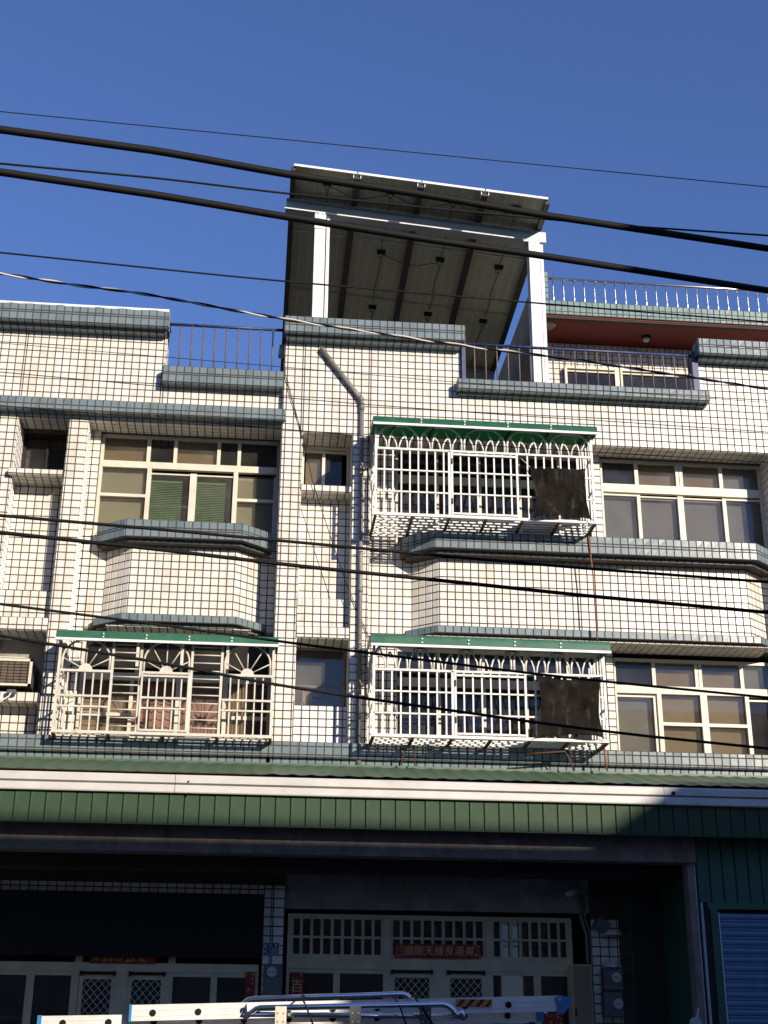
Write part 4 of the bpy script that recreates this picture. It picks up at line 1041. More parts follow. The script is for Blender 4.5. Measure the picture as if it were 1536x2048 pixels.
def doorset(label, x0, x1, ztop, zmid, stiles, meshes, panes, curtain):
    D = thing('folding_door', label, 'door', ((x0+x1)/2, YG, FL))
    fm = M_DOORF
    BOX('lintel', fm, D, x0, x1, YG-.03, YG+.05, zmid[1], zmid[0])
    for a, b in stiles: BOX('stile', fm, D, a, b, YG-.025, YG+.045, FL, zmid[1])
    for a, b in meshes:
        lf = MB(); zt = zmid[1]-.09
        lf.box(a, a+.05, YG-.02, YG+.02, FL, zt+.06).box(b-.05, b, YG-.02, YG+.02, FL, zt+.06).box(a+.05, b-.05, YG-.02, YG+.02, zt, zt+.06).box(a+.05, b-.05, YG-.02, YG+.02, FL, FL+.7)
        leaf = lf.build('door_leaf', fm, D, fix=False)
        tag(lattice(a+.05, b-.05, FL+.7, zt, YG-.012).build('diamond_mesh', M_ALU, leaf, fix=False), kind='stuff')
        BOX('pane', M_GLASSD, leaf, a+.05, b-.05, YG+.004, YG+.010, FL+.7, zt)
        BOX('door_closer', M_BLACK, leaf, a+.02, b-.02, YG-.055, YG-.03, zmid[1]-.035, zmid[1]-.01)
        for xx in (a+.02, b-.02): BOX('closer_bracket', M_BLACK, leaf, xx-.012, xx+.012, YG-.06, YG-.028, zmid[1]-.05, zmid[1]+.005)
    for a, b, c in panes:
        p = BOX('pane', M_GLASSD, D, a, b, YG+.0, YG+.006, FL+.1, zmid[1]-.03)
        BOX('pane_head', fm, p, a, b, YG-.015, YG+.03, zmid[1]-.05, zmid[1])
        if c: curtain_mb(a, a+(b-a)*c, FL+.1, zmid[1]-.05, YG+.12, 4).build('curtain', curtain, p, smooth=True, fix=False)
    BOX('room', M_DARK, D, x0, x1, YG+1.2, YG+1.25, FL, ztop)
    return D
def ground_floor():
    W_ = thing('shop_wall', 'dim tiled wall and pillar around the doors under the canopy', 'wall', (1, YG, 0))
    T = Tiles()
    x0, x1 = gx(526, 1850), gx(568, 1850)
    BOX('pillar', M_GROUT, W_, x0, x1, YG-.06, YG+.5, 0, 4.36)
    T.field('w', (0, YG-.06, 0), (1, 0, 0), (0, 0, 1), [x0, x0+.098, x0+.123, x1], grid(FL+.1, 3.75, 3.70, p=.115))
    BOX('lintel', M_GROUT, W_, -6, x0, YG-.06, YG+.3, gz(1787, 300), gz(1765, 300)+.4)
    T.field('w', (0, YG-.06, 0), (1, 0, 0), (0, 0, 1), grid(-6, x0, 0, p=.115), [gz(1787, 300), gz(1776, 300), gz(1766, 300)])
    BOX('lintel_panel', M_CONC, W_, x1, gx(1240), YG-.02, YG+.3, gz(1822, 860), 4.36)
    BOX('threshold', M_CONC, W_, -6, 9, YG-.1, YG+1.3, .1, FL)
    xr0, xr1 = gx(1183), gx(1240)
    BOX('pillar', M_GROUT, W_, xr0, xr1+.19, YG-.04, YG+.5, 0, 4.36)
    T.field('w', (0, YG-.04, 0), (1, 0, 0), (0, 0, 1), grid(xr0, xr1, xr0, p=.115), grid(FL+.1, 3.4, 3.4, p=.115))
    BOX('dark_panel', M_DARKB, W_, xr1+.2, 5.3, YG-.03, YG+.3, 0, 4.36)
    T.finish(W_, {'w': (M_WHITE, 'tile', 'tile_field')})
    # left doors
    zm = (gz(1926, 260), gz(1944, 260))
    X = lambda x: gx(x, 1990)
    D = doorset('aluminium folding doors with diamond mesh behind the ladder, left shop', -6, X(515), gz(1787, 300), zm,
        [(X(50), X(66)), (X(140), X(155)), (X(229), X(254)), (X(329), X(344)), (X(420), X(433)), (X(509), X(515))],
        [(X(156), X(229)), (X(254), X(329))], [(-5, X(50), .7), (X(66), X(140), .4), (X(344), X(420), 0), (X(433), X(509), 0)], M_CURTT)
    for a, b in ((145, 160), (333, 347)): BOX('transom_post', M_DOORF, D, X(a), X(b), YG-.02, YG+.03, gz(1926, 260), gz(1900, 260))
    # black cloth above
    c = MB(); n = 40; xa, xb = -5.5, gx(526, 1850); za, zb = gz(1915, 300), gz(1787, 300)
    for i in range(n+1):
        x = xa+(xb-xa)*i/n
        for j in range(7):
            v = j/6; c.v.append((x, YG-.14+.012*math.sin(i*.9+j*.5)*(1-v)+.006*math.sin(i*2.3), za+(zb-za)*v+.006*math.sin(i*.7)*(1-v)))
        if i:
            for j in range(6): k = i*7+j; c.f.append((k-7, k, k+1, k-6))
    tag(c.build('hanging_cloth', M_CLOTH, None, smooth=True, fix=False), 'wide black cloth hanging above the left shop doors', 'cloth')
    # left paper banner half hidden by the cloth
    a, b, z0, z1 = rect(180, 312, 1912, 1928)
    B = thing('paper_banner', 'red paper banner half hidden below the black cloth', 'banner', ((a+b)/2, YG-.04, z0))
    BOX('paper', M_BANNER, B, a, b, YG-.042, YG-.038, z0, z1)
    st = MB(); rnd = random.Random(11)
    for k in range(7):
        cx = a+(b-a)*(k+.85)/8.6
        for q in range(4):
            ang = rnd.uniform(-1.2, 1.2); dx, dz = .028*math.cos(ang), .02*math.sin(ang)
            ox, oz = rnd.uniform(-.03, .03), rnd.uniform(-.012, .012)
            st.bar((cx+ox-dx, YG-.044, (z0+z1)/2+oz-dz), (cx+ox+dx, YG-.044, (z0+z1)/2+oz+dz), .009, .003, up=(0, 1, 0))
    tag(st.build('brush_stroke', M_GOLD, B, fix=False), kind='stuff')
    # centre doors
    zm = (gz(1919, 860), gz(1941, 860)); zt = gz(1832, 860)
    D = doorset('olive aluminium folding doors with barred transoms in the middle shop', gx(573), gx(1145), zt, zm,
        [(gx(573), gx(579)), (gx(667), gx(680)), (gx(766), gx(781)), (gx(866), gx(892)), (gx(970), gx(985)), (gx(1066), gx(1080)), (gx(1133), gx(1145))],
        [(gx(781), gx(866)), (gx(892), gx(970))], [(gx(579), gx(667), 0), (gx(680), gx(766), 0), (gx(985), gx(1066), 0), (gx(1080), gx(1133), 0)], M_CURTT)
    BOX('transom_head', M_DOORF, D, gx(573), gx(1145), YG-.03, YG+.05, zt-.03, zt)
    tz0 = zm[0]; tz1 = zt-.03
    for a, b in ((573, 580), (766, 781), (971, 984), (1138, 1145)): BOX('transom_post', M_DOORF, D, gx(a), gx(b), YG-.04, YG+.05, tz0, tz1)
    for a, b, nb in ((580, 766, 8), (781, 971, 8), (984, 1138, 7)):
        xa, xb = gx(a), gx(b)
        f = MB(); f.box(xa, xb, YG-.02, YG+.02, tz0, tz0+.045).box(xa, xb, YG-.02, YG+.02, tz1-.03, tz1).box(xa, xa+.03, YG-.02, YG+.02, tz0+.045, tz1-.03).box(xb-.03, xb, YG-.02, YG+.02, tz0+.045, tz1-.03)
        f.box(xa+.03, xb-.03, YG-.024, YG-.004, (tz0+tz1)/2-.015, (tz0+tz1)/2+.015)
        tr = f.build('transom', M_DOORF, D, fix=False)
        for k in range(1, nb+1):
            x = xa+(xb-xa)*k/(nb+1); BOX('bar', M_DOORF, tr, x-.018, x+.018, YG-.016, YG+.006, tz0+.045, tz1-.03)
        BOX('pane', M_GLASSD, tr, xa+.03, xb-.03, YG+.03, YG+.036, tz0+.045, tz1-.03)
        if a > 600:
            for k in range(4): 
                u = xa+(xb-xa)*((.47+.11*k) if a < 900 else (.12+.11*k)); BOX('lit_louvre', M_WHITEP, tr, u, u+.085, YG+.25, YG+.26, tz0+.2, tz1-.08)
    # wedding couplet above the door
    a, b, z0, z1 = rect(789, 960, 1889, 1917)
    B = thing('paper_banner', 'red paper banner with gold characters across the middle transom', 'banner', ((a+b)/2, YG-.05, z0))
    BOX('paper', M_BANNER, B, a, b, YG-.052, YG-.048, z0, z1)
    ch = '福賜天緣良滿美'; w = (b-a)
    for k, t in enumerate(ch): text(t, .125, M_GOLD, B, facing(a+w*(.155+.118*k), YG-.054, (z0+z1)/2-.004), .0008, 'character', .12)
    fl = MB(); rnd = random.Random(4)
    for s in (0, 1):
        for q in range(26):
            x = a+.01+rnd.uniform(0, .11) if s == 0 else b-.01-rnd.uniform(0, .11); z = rnd.uniform(z0+.012, z1-.012)
            fl.disc((x, z), rnd.uniform(.004, .009), YG-.0545, YG-.0525, 6)
    tag(fl.build('flower_print', M_GOLD, B, fix=False), kind='stuff')
    # vertical couplets
    for lab, (xx0, xx1, yy0, yy1), t in (('red paper strip with gold character on the left edge of the middle doors', (580, 606, 1945, 2060), '百'),
                                         ('dark red paper strip at the right edge of the left doors', (488, 508, 1944, 2060), ''),
                                         ('red paper strip behind the ladder foot at the right', (1088, 1126, 2012, 2070), '')):
        a, b, z0, z1 = rect(xx0, xx1, yy0, yy1)
        B = thing('paper_strip', lab, 'paper strip', ((a+b)/2, YG-.03, z0))
        BOX('paper', M_BANNER, B, a, b, YG-.036, YG-.03, z0, z1)
        if t: text(t, .16, M_GOLD, B, facing((a+b)/2, YG-.038, G(593, 1975).z), .0008, 'character')
        fl = MB()
        for q in range(30):
            fl.disc((rnd.uniform(a+.012, b-.012), z1-rnd.random()**1.7*(z1-z0)*.7-.01), rnd.uniform(.004, .010), YG-.0385, YG-.0365, 6)
        tag(fl.build('gold_fleck', M_GOLD, B, fix=False), kind='stuff')
    # house number plate and meter
    a, b, z0, z1 = rect(527, 558, 1886, 1910); yp = YG-.07
    N_ = thing('number_plate', 'blue house number plate reading 100 on the tiled pillar', 'number plate', ((a+b)/2, yp, z0))
    BOX('plate', M_PLATE, N_, a, b, yp-.006, yp, z0, z1)
    h = z1-z0; w = b-a
    for q in ((a, b, z1-.006, z1), (a, b, z0, z0+.006), (a, a+.005, z0, z1), (b-.005, b, z0, z1), (a+w*.2, a+w*.2+.004, z0, z1), (a+w*.2, b, z0+h*.5, z0+h*.5+.004)):
        BOX('border', M_METERG, N_, q[0], q[1], yp-.0075, yp-.0055, q[2], q[3])
    text('100', h*.52, M_METERG, N_, facing(a+w*.62, yp-.008, z0+h*.25), .0006, 'number')
    for q in ((.42, .76), (.78, .76), (.1, .8), (.1, .62), (.1, .25)): BOX('small_mark', M_METERG, N_, a+w*q[0]-.012, a+w*q[0]+.012, yp-.0078, yp-.006, z0+h*q[1]-.014, z0+h*q[1]+.014)
    def meter(label, x0_, x1_, y0_, y1_, dials, grp):
        a, b, z0, z1 = rect(x0_, x1_, y0_, y1_); Mt = thing('electric_meter', label, 'meter', ((a+b)/2, YG-.2, z0), grp)
        BOX('box', M_METER, Mt, a, b, YG-.2, YG-.04, z0, z1, bevel=.01)
        for dx, dy in dials:
            q = G(dx, dy); MB().disc((q.x, q.z), .062, YG-.235, YG-.2, 16).build('dial_glass', M_METERG, Mt)
            BOX('dial_line', M_METER, Mt, q.x-.05, q.x+.05, YG-.237, YG-.2351, q.z-.006, q.z+.002)
        BOX('name_strip', M_GREYB, Mt, a+.04, b-.05, YG-.204, YG-.198, z0+(z1-z0)*.3, z0+(z1-z0)*.36)
    meter('grey electric meter under the number plate on the pillar', 526, 564, 1930, 2000, [(543, 1946)], 'electric meters')
    meter('upper dark electric meter on the right pillar', 1200, 1238, 1938, 1982, [(1224, 1957)], 'electric meters')
    meter('lower dark electric meter on the right pillar', 1201, 1239, 1986, 2035, [(1228, 2009)], 'electric meters')
    # lamp, camera, conduits, cabinet on the right
    q = G(1197, 1853)
    L_ = thing('flood_lamp', 'small grey flood lamp tilted on the right pillar', 'lamp', (q.x, YG-.1, q.z))
    o = MB().box(-.09, .09, -.06, .06, -.07, .07).build('housing', M_METER, L_, fix=False, bevel=.012); o.matrix_basis = Matrix.Translation((q.x, YG-.14, q.z)) @ Matrix.Rotation(R(35), 4, 'Y')
    MB().tube([(q.x+.05, YG-.12, q.z+.02), (q.x+.12, YG-.06, q.z-.1)], .012, 6).build('bracket', M_METER, L_)
    q = G(1140, 1792)
    K = thing('security_camera', 'grey security camera on an arm high at the right of the doors', 'camera', (q.x, YG-.2, q.z))
    MB().tube([(q.x-.12, YG-.35, q.z-.02), (q.x+.06, YG-.25, q.z+.05)], .04, 10).build('body', M_METERG, K, smooth=True)
    MB().tube([(q.x+.04, YG-.25, q.z+.03), (q.x+.12, YG-.1, q.z-.10), (q.x+.14, YG-.03, q.z-.12)], .014, 8).build('arm', M_METER, K, smooth=True)
    for lab, xx, rr, m in (('grey conduit beside the right door frame', 1172, .022, M_PIPE), ('thin conduit left of the right pillar', 1180, .014, M_PIPE)):
        o = MB().tube([(gx(xx-14, 1830), YG-.05, gz(1790, 1150)), (gx(xx-12, 1850), YG-.06, gz(1835, 1150)), (gx(xx, 1900), YG-.06, gz(1870, 1150)), (gx(xx), YG-.06, .12)], rr, 8).build('conduit', m, None, smooth=True); tag(o, lab, 'pipe')
    for lab, yy in (('upper round cover on the right pillar', 1868), ('lower round cover on the right pillar', 1932)):
        q = G(1219, yy); o = MB().tube([(q.x-.0, YG-.12, q.z+.04), (q.x, YG-.12, q.z), (q.x, YG-.12, q.z-.03)], [.10, .125, .13], 14).build('round_cover', M_METERG, None, smooth=False); tag(o, lab, 'cover')
    a, b, z0, z1 = rect(1137, 1176, 1932, 2100)
    Cb = thing('steel_cabinet', 'tall pale steel cabinet right of the middle doors', 'cabinet', ((a+b)/2, YG-.2, FL))
    BOX('body', M_DOORF, Cb, a, b, YG-.28, YG-.03, FL, z1); BOX('door', M_CURTW, Cb, a+.012, b-.012, YG-.292, YG-.281, FL+.05, z1-.015)
    BOX('lock', M_BLACK, Cb, a+.02, a+.035, YG-.30, YG-.292, 2.2, 2.3)
ground_floor()

def shutter_front():
    Ys = -1.0; X0 = at(1398, 1850, Ys).x
    S = thing('shutter_front', 'green clad front with blue roller shutter under the canopy end', 'roller shutter', (6.5, Ys, 0))
    zt, zl = zat(1450, 1690, Ys), zat(1450, 1805, Ys)
    BOX('side_wall', M_CLAD, S, X0-.02, X0+.06, Ys+.1, YG+.8, 0, 4.36)
    wv = .163; x = X0+.02
    me = MB().prism([(.003, Ys+.012), (.012, Ys), (wv-.012, Ys), (wv-.003, Ys+.012), (wv-.003, Ys+.04), (.003, Ys+.04)], 'z', zl, 4.34).mesh('cladding_board', M_CLAD)
    while x < 9: link('cladding_board', me, S, Matrix.Translation((x, random.uniform(-.002, .002), 0))); x += wv
    BOX('backing', M_DARK, S, X0+.01, 9, Ys+.042, Ys+.06, 0, 4.34)
    xs = at(1447, 1930, Ys).x
    BOX('head_frame', M_CLAD, S, X0+.12, 9, Ys-.03, Ys+.01, zl-.08, zl-.002)
    BOX('jamb', M_CLAD, S, xs-.115, xs-.02, Ys-.03, Ys+.01, .12, zl-.08); BOX('guide', M_GALV, S, xs-.018, xs-.006, Ys-.02, Ys+.01, .12, zl-.12)
    BOX('dark_reveal', M_DARK, S, xs-.2, xs-.116, Ys-.005, Ys+.02, .12, zl-.01); BOX('white_trim', M_GALVB, S, X0+.03, xs-.201, Ys-.025, Ys+.02, .12, zl-.01)
    p = .099; z = zl-.13
    prof = [(Ys-.002, 0), (Ys-.016, -.012), (Ys-.022, -.035), (Ys-.016, -.058), (Ys-.002, -.070), (Ys-.006, -.084), (Ys-.002, -.096), (Ys+.006, -.096), (Ys+.006, 0)]
    me = MB().prism(prof, 'x', xs-.005, 9).mesh('slat', M_SHUT)
    while z > .2: link('slat', me, S, Matrix.Translation((0, 0, z))); z -= p
    c = thing('canopy_column', 'grey stained concrete column beside the green shutter front', 'column', (X0-.08, Ys, 0))
    xa, xb = at(1383, 1850, Ys-.05).x, X0-.025
    BOX('shaft', M_COL, c, xa, xb, Ys-.05, Ys+.15, .12, 3.925); BOX('edge_strip', M_GALVB, c, xb+.001, xb+.012, Ys-.055, Ys+.02, .12, 3.93)
    q = at(1391, 2047, -2.2)
    mr = thing('round_mirror', 'small pale green round mirror on a stem at the bottom right', 'mirror', (q.x, -2.2, 0))
    MB().disc((q.x, q.z), .066, -2.21, -2.19, 22).build('mirror_disc', M_METERG, mr); MB().disc((q.x, q.z), .060, -2.214, -2.211, 22).build('mirror_face', M_GREENBLUEP, mr)
    e = at(1397, 2016, -2.2); MB().tube([(q.x+.02, -2.2, q.z+.05), tuple(e)], .010, 8).build('stem', M_METERG, mr); MB().tube([(q.x, -2.19, q.z-.05), (q.x+.1, -2.15, .12)], .012, 8).build('pole', M_BLACK, mr)
M_GREENBLUEP = mat('pale_green_enamel', (.33, .45, .40), .4)
shutter_front()

# ------------------------------------------------------------------ car with roof rack, and the ladder on it
def car_and_ladder():
    yn, yfar = -8.55, -7.55; yc = (yn+yfar)/2
    C_ = thing('parked_car', 'dark navy car with chrome roof rack, only its roof showing', 'car', (.1, yc, 0))
    zr = zat(860, 2046, yc)                                # roof crown
    # body
    xs = [-1.75, -1.6, -1.35, -.9, 0, .9, 1.15, 1.5, 1.7, 2.7, 2.85]
    zt = [.95, 1.05, 1.45, zr-.03, zr, zr-.02, zr-.1, 1.3, 1.12, .95, .7]
    b = MB(); sec = []
    for x, z in zip(xs, zt):
        top = max(z, .72); hw = .86; tw = .86 if z < 1.2 else .86-(z-1.1)*.26
        ring = [(yc-hw, .35), (yc-hw-.02, .7), (yc-hw, min(1.05, top)), (yc-tw-.0, top-.09 if z > 1.2 else top-.02), (yc-tw+.12, top-.015), (yc, top), (yc+tw-.12, top-.015), (yc+tw, top-.09 if z > 1.2 else top-.02), (yc+hw, min(1.05, top)), (yc+hw+.02, .7), (yc+hw, .35)]
        n0 = len(b.v); b.v += [(x, y, zz) for y, zz in ring]; sec.append(n0)
    m = 11
    for s, t in zip(sec, sec[1:]):
        for i in range(m): j = (i+1) % m; b.f.append((s+i, s+j, t+j, t+i))
    b.f.append(tuple(sec[0]+i for i in range(m))); b.f.append(tuple(sec[-1]+i for i in range(m)))
    body = b.build('body', M_CAR, C_, smooth=True)
    sd = body.modifiers.new('sub', 'SUBSURF'); sd.levels = 2; sd.render_levels = 2
    for sy in (-1, 1):
        y = yc+sy*.80
        for a, c in ((-1.2, -.5), (-.45, .3), (.35, 1.05)):
            MB().prism([(a, 1.1), (c, 1.1), (c-.05, zr-.2), (a+.08, zr-.2)], 'y', y-.03, y+.03).build('side_window', M_CARGL, C_)
        for x in (-1.05, 2.05):
            wh = MB().disc((x, .33), .33, yc+sy*.72, yc+sy*.90, 28).build('wheel', M_TYRE, C_)
            MB().disc((x, .33), .2, yc+sy*.899, yc+sy*.908, 20).build('rim', M_STEEL, wh)
    # rack: two chrome loops along the roof with brackets
    zb = zr+.005
    def rail(y, p0, p1, lab):
        a = at(*p0, y); c = at(*p1, y); r = .019
        pts = [(a.x-.06, y, zb), (a.x-.045, y, zb+.07)]
        for t in (0, .35, .7, 1): pts.append((a.x-.04+.09*t, y, a.z-.065+.065*math.sin(t*math.pi/2)))
        pts += [(a.x+(c.x-a.x)*.35, y, a.z+(c.z-a.z)*.35), (a.x+(c.x-a.x)*.7, y, a.z+(c.z-a.z)*.7)]
        for t in (0, .35, .7, 1): pts.append((c.x-.06+.09*t, y, c.z-.065+.065*math.cos(t*math.pi/2)))
        pts += [(c.x+.055, y, zb+.05), (c.x+.07, y, zb)]
        o = MB().tube(pts, r, 10).build('rack_tube', M_CHROME, C_, smooth=True)
        o = MB().tube([(a.x-.05, y, zb+.02), (c.x+.06, y, zb+.02)], .016, 10).build('rack_foot_tube', M_CHROME, C_, smooth=True)
        return a, c
    a, c = rail(yn, (505, 2016), (905, 2009), 0); rail(yfar, (490, 1998), (822, 1988), 1)
    for x_, m_ in ((562, M_ALU), (711, M_GREYB), (851, M_GREYB)):
        q = at(x_, 2016, yn-.03)
        br = BOX('bracket', m_, C_, q.x-.035, q.x+.035, yn-.032, yn-.022, q.z-.10, q.z+.01)
        for dx, dz in ((-.018, -.03), (.018, -.03), (-.018, -.08), (.018, -.08)): MB().disc((q.x+dx, q.z+dz), .006, yn-.036, yn-.031, 8).build('bolt', M_STEEL, br)
    # ladder lying on the rack
    L_ = thing('extension_ladder', 'aluminium extension ladder with blue feet and orange striped sticker', 'ladder', (.3, -8.0, zr))
    def section(y0, y1, pL, pR, h, tag_):
        A = at(*pL, y0); B = at(*pR, y0); d = (B-A).normalized(); up = Vector((0, 0, 1)); Ln = (B-A).length
        for k, y in enumerate((y0, y1)):
            o = Vector((0, y-y0, 0)); f = MB()
            # channel: web and two flanges
            def seg(z0, z1, ya, yb):
                n = len(f.v)
                for zz in (z0, z1):
                    for e in (A, B):
                        for yy in (ya, yb): f.v.append(tuple(e+o+Vector((0, yy, zz))))
                # order: z0:A-ya,A-yb,B-ya,B-yb ; z1 same
                f.f += [(n,n+2,n+3,n+1),(n+4,n+5,n+7,n+6),(n,n+4,n+6,n+2),(n+1,n+3,n+7,n+5),(n,n+1,n+5,n+4),(n+2,n+6,n+7,n+3)]
            s = 1 if k == 0 else -1
            seg(-h, 0, 0, .004*s); seg(-.008, 0, .004*s, .028*s); seg(-h, -h+.008, .004*s, .028*s)
            seg(-h*.36, -h*.33, -.003*s, 0); seg(-h*.72, -h*.69, -.003*s, 0)
            f.build('side_rail', M_ALADDER, L_, fix=True)
        n = int(Ln/.285)
        for k in range(n):
            p = A+d*(.14+k*.285)+Vector((0, 0, -h*.52))
            rg = MB().tube([p+Vector((0, .0, 0)), p+Vector((0, y1-y0, 0))], .017, 10).build('rung', M_ALADDER, L_, smooth=True)
            MB().disc((p.x, p.z), .021, y0-.006, y0-.0045, 14).build('rung_socket', M_BLACK, rg)
            MB().tube([p+Vector((0, -.004, 0)), p+Vector((0, .02, 0))], .020, 12, caps=False).build('rung_collar', M_ALADDER, rg, smooth=True)
        return A, B, d
    A, B, d = section(-8.30, -7.86, (262, 2010), (1120, 1991), .096, 0)
    A2, B2, d2 = section(-8.22, -7.94, (82, 2032), (1072, 2016), .085, 1)
    # blue plastic ends
    q = B; k = 1
    MB().prism([(q.x-.035, q.z-.012), (q.x-.005, q.z+.002), (q.x+.085, q.z-.022), (q.x+.02, q.z-.11), (q.x-.02, q.z-.115), (q.x-.022, q.z-.06)], 'y', -8.325, -8.302).build('foot', M_BLUEP, L_)
    MB().disc((q.x-.008, q.z-.026), .011, -8.332, -8.324, 12).build('foot_bolt', M_METERG, L_)
    MB().box(A.x-.008, A.x+.008, -8.308, -7.85, A.z-.10, A.z+.004).build('end_cap', M_BLUEP, L_)
    MB().box(A2.x-.02, A2.x+.006, -8.23, -8.19, A2.z-.09, A2.z+.004).build('end_cap', M_BLUEP, L_); MB().box(A2.x-.02, A2.x+.006, -7.98, -7.93, A2.z-.09, A2.z+.004).build('end_cap', M_BLUEP, L_)
    MB().box(B2.x-.0, B2.x+.05, -8.23, -8.19, B2.z-.085, B2.z).build('end_cap', M_BLUEP, L_)
    # striped sticker
    s0 = at(912, 1997, -8.306); s1 = at(984, 2014, -8.306)
    st = BOX('sticker', M_ORANGE, L_, s0.x, s1.x, -8.3075, -8.3035, s1.z, s0.z-.004); w = s1.x-s0.x; h = (s0.z-.004)-s1.z
    for k in range(4):
        a = s0.x+w*(k*.27-.02)
        pts = [(a, s1.z), (a+w*.12, s1.z), (a+w*.12+h*.9, s0.z-.004), (a+h*.9, s0.z-.004)]
        pts = [(min(max(x, s0.x), s1.x), z) for x, z in pts]
        MB().prism(pts, 'y', -8.3095, -8.3078).build('stripe', M_STRIPE, st)
    for x_, sl in ((606, .06), (790, .05), (830, .09)):
        q = at(x_, 1995, -8.4)
        o = MB().tube([q+Vector((.03, .45, .02)), q+Vector((.0, .1, .02)), q+Vector((-.01, -.05, .0)), q+Vector((sl*.3, -.19, -.07)), q+Vector((sl, -.20, -.17))], .006, 6).build('tie_cord', M_BLACK, None, smooth=True)
        tag(o, {606: 'black cord tying the ladder near the left of the rack', 790: 'black cord tying the ladder at the middle of the rack', 830: 'black cord tying the ladder beside the striped sticker'}[x_], 'cord')
car_and_ladder()

# ------------------------------------------------------------------ overhead cables
def span(label, pts, Y0, Y1, r, m=M_BLACK, sag=.0, twist=None, name='overhead_cable'):
    xa, xb = pts[0][0], pts[-1][0]
    P3 = [at(x, y, Y0+(Y1-Y0)*(x-xa)/(xb-xa)) for x, y in pts]
    # carry on past both ends of the picture
    P3 = [P3[0]+(P3[0]-P3[1]).normalized()*9] + P3 + [P3[-1]+(P3[-1]-P3[-2]).normalized()*12]
    fine = []
    for i in range(len(P3)-1):
        p0, p1, p2, p3 = P3[max(i-1, 0)], P3[i], P3[i+1], P3[min(i+2, len(P3)-1)]
        n = 26 if twist else 8
        for k in range(n):
            t = k/n
            if (p2-p1).length > 8: fine.append(p1+(p2-p1)*t)
            else: fine.append(.5*((2*p1)+(p2-p0)*t*.999+(2*p0-5*p1+4*p2-p3)*t*t+(3*p1-p0-3*p2+p3)*t**3) if (p1-p0).length < 8 and (p3-p2).length < 8 else p1+(p2-p1)*t)
    fine.append(P3[-1])
    if twist:
        root = thing(name, label, 'cable', tuple(P3[1]), 'overhead cables')
        s = 0; acc = [0]
        for a, b in zip(fine, fine[1:]): s += (b-a).length; acc.append(s)
        for ph, mm in ((0, M_BLACK), (math.pi, M_WIREW)):
            path = [p+Vector((0, math.cos(2*math.pi*q/twist+ph), math.sin(2*math.pi*q/twist+ph)))*r*.8 for p, q in zip(fine, acc)]
            MB().tube(path, r, 6).build('strand', mm, root, smooth=True)
        return
    o = MB().tube(fine, r, 8).build(name, m, None, smooth=True); tag(o, label, 'cable', 'overhead cables')
span('thin topmost overhead wire crossing the sky', [(0, 223), (500, 272), (1000, 322), (1536, 374)], -11.2, -10.4, .0030)
span('thick black cable bundle, higher of the two across the sky', [(0, 259), (300, 300), (585, 350), (850, 390), (1100, 432), (1536, 497)], -11.6, -10.6, .0215)
span('thin cable between the two thick bundles in the sky', [(0, 327), (300, 355), (575, 387), (900, 420), (1240, 451), (1536, 471)], -11.0, -10.2, .0065)
span('thick black cable bundle, lower of the two across the sky', [(0, 344), (300, 388), (600, 438), (850, 478), (1100, 514), (1536, 581)], -11.6, -10.6, .0205)
span('thin cable crossing the solar panels', [(0, 505), (300, 536), (575, 563), (1060, 605), (1300, 625), (1536, 644)], -10.6, -9.8, .0055)
span('twisted black and white cable over the parapets', [(0, 547), (150, 570), (300, 590), (580, 640), (920, 690), (1180, 724), (1536, 778)], -10.6, -9.6, .0062, twist=.36)
span('thin wire over the parapet railings', [(0, 686), (566, 734), (923, 765), (1227, 783), (1536, 805)], -9.4, -9.0, .0022)
span('thin wire just above the third-floor cage roof', [(0, 744), (566, 795), (960, 826), (1240, 844), (1536, 864)], -9.4, -9.0, .0030)
span('thin wire crossing the third-floor window heads', [(0, 811), (540, 856), (900, 886), (1236, 907), (1536, 925)], -9.4, -9.0, .0027)
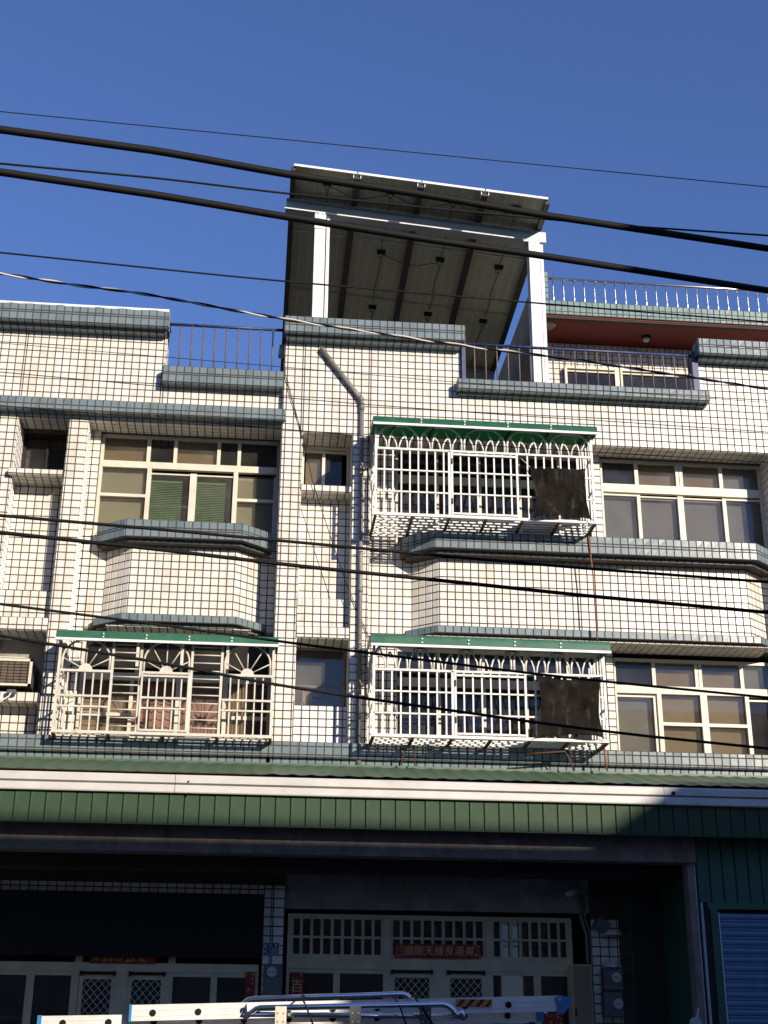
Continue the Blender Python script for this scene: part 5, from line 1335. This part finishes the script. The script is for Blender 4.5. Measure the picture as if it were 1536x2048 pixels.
span('black cable across the third-floor bay ledges', [(0, 1031), (300, 1057), (600, 1085), (900, 1113), (1200, 1139), (1536, 1164)], -9.4, -8.8, .0105)
span('heavy black cable across the white bay walls', [(0, 1065), (300, 1097), (600, 1132), (920, 1165), (1200, 1194), (1536, 1225)], -9.4, -8.8, .0130)
span('double black cable over the second-floor cage roofs', [(0, 1208), (300, 1247), (600, 1288), (960, 1334), (1136, 1355), (1320, 1374), (1536, 1395)], -8.6, -8.0, .0095)
span('black cable sagging across the second-floor cages', [(0, 1271), (300, 1322), (600, 1377), (960, 1429), (1136, 1453), (1320, 1475), (1536, 1497)], -8.6, -8.0, .0105)

# ------------------------------------------------------------------ houses across the street, behind the photographer; some added to block sky light
def opposite(label, x0, x1, y0, y1, h, skew=0.):
    H = thing('opposite_house', label, 'house', ((x0+x1)/2, y0, 0), 'houses across the street')
    s = -skew*(y1-y0)
    MB().prism([(x0, y0), (x0+s, y1), (x1+s, y1), (x1, y0)], 'z', .12, h).build('wall', M_OPP, H)
    for k in range(int((x1-x0)/2.2)):
        for z in (1.4, 4.8, 8.0):
            if z+1.6 > h: continue
            x = x0+.6+k*2.2; w_ = BOX('window', M_ALU, H, x, x+1.4, y0-.02, y0+.05, z, z+1.4); BOX('pane', M_CARGL, w_, x+.08, x+1.32, y0+.051, y0+.056, z+.08, z+1.32)
HB = 4.26 + SUN_B*(20.2-1.45)
opposite('plain three-storey house across the street behind the photographer', 7.3, 16.4, -20.2, -33, HB, .60)  # unseen; height shades the doors, slanted footprint lets sun reach the ladder
dS = 20.5; XB = 4.30 - SUN_A*dS; HB2 = 4.45 + SUN_B*dS
opposite('taller house across the street farther right', XB, 30, YC-dS+1.6, -40, HB2)
opposite('unseen tall block added on the left to block sky light', -32, .5, -21, -33, 21)  # made this tall to cut sky fill on the facade, out of view
opposite('unseen tall block added far right to block sky light', 46, 70, -8, -30, 21)  # out of view, put in only to reduce ambient sky light
opposite('unseen low house added in the gap to block bright horizon sky', .6, 7.2, -23, -33, 6.3)  # put in so the door glass does not mirror the bright horizon
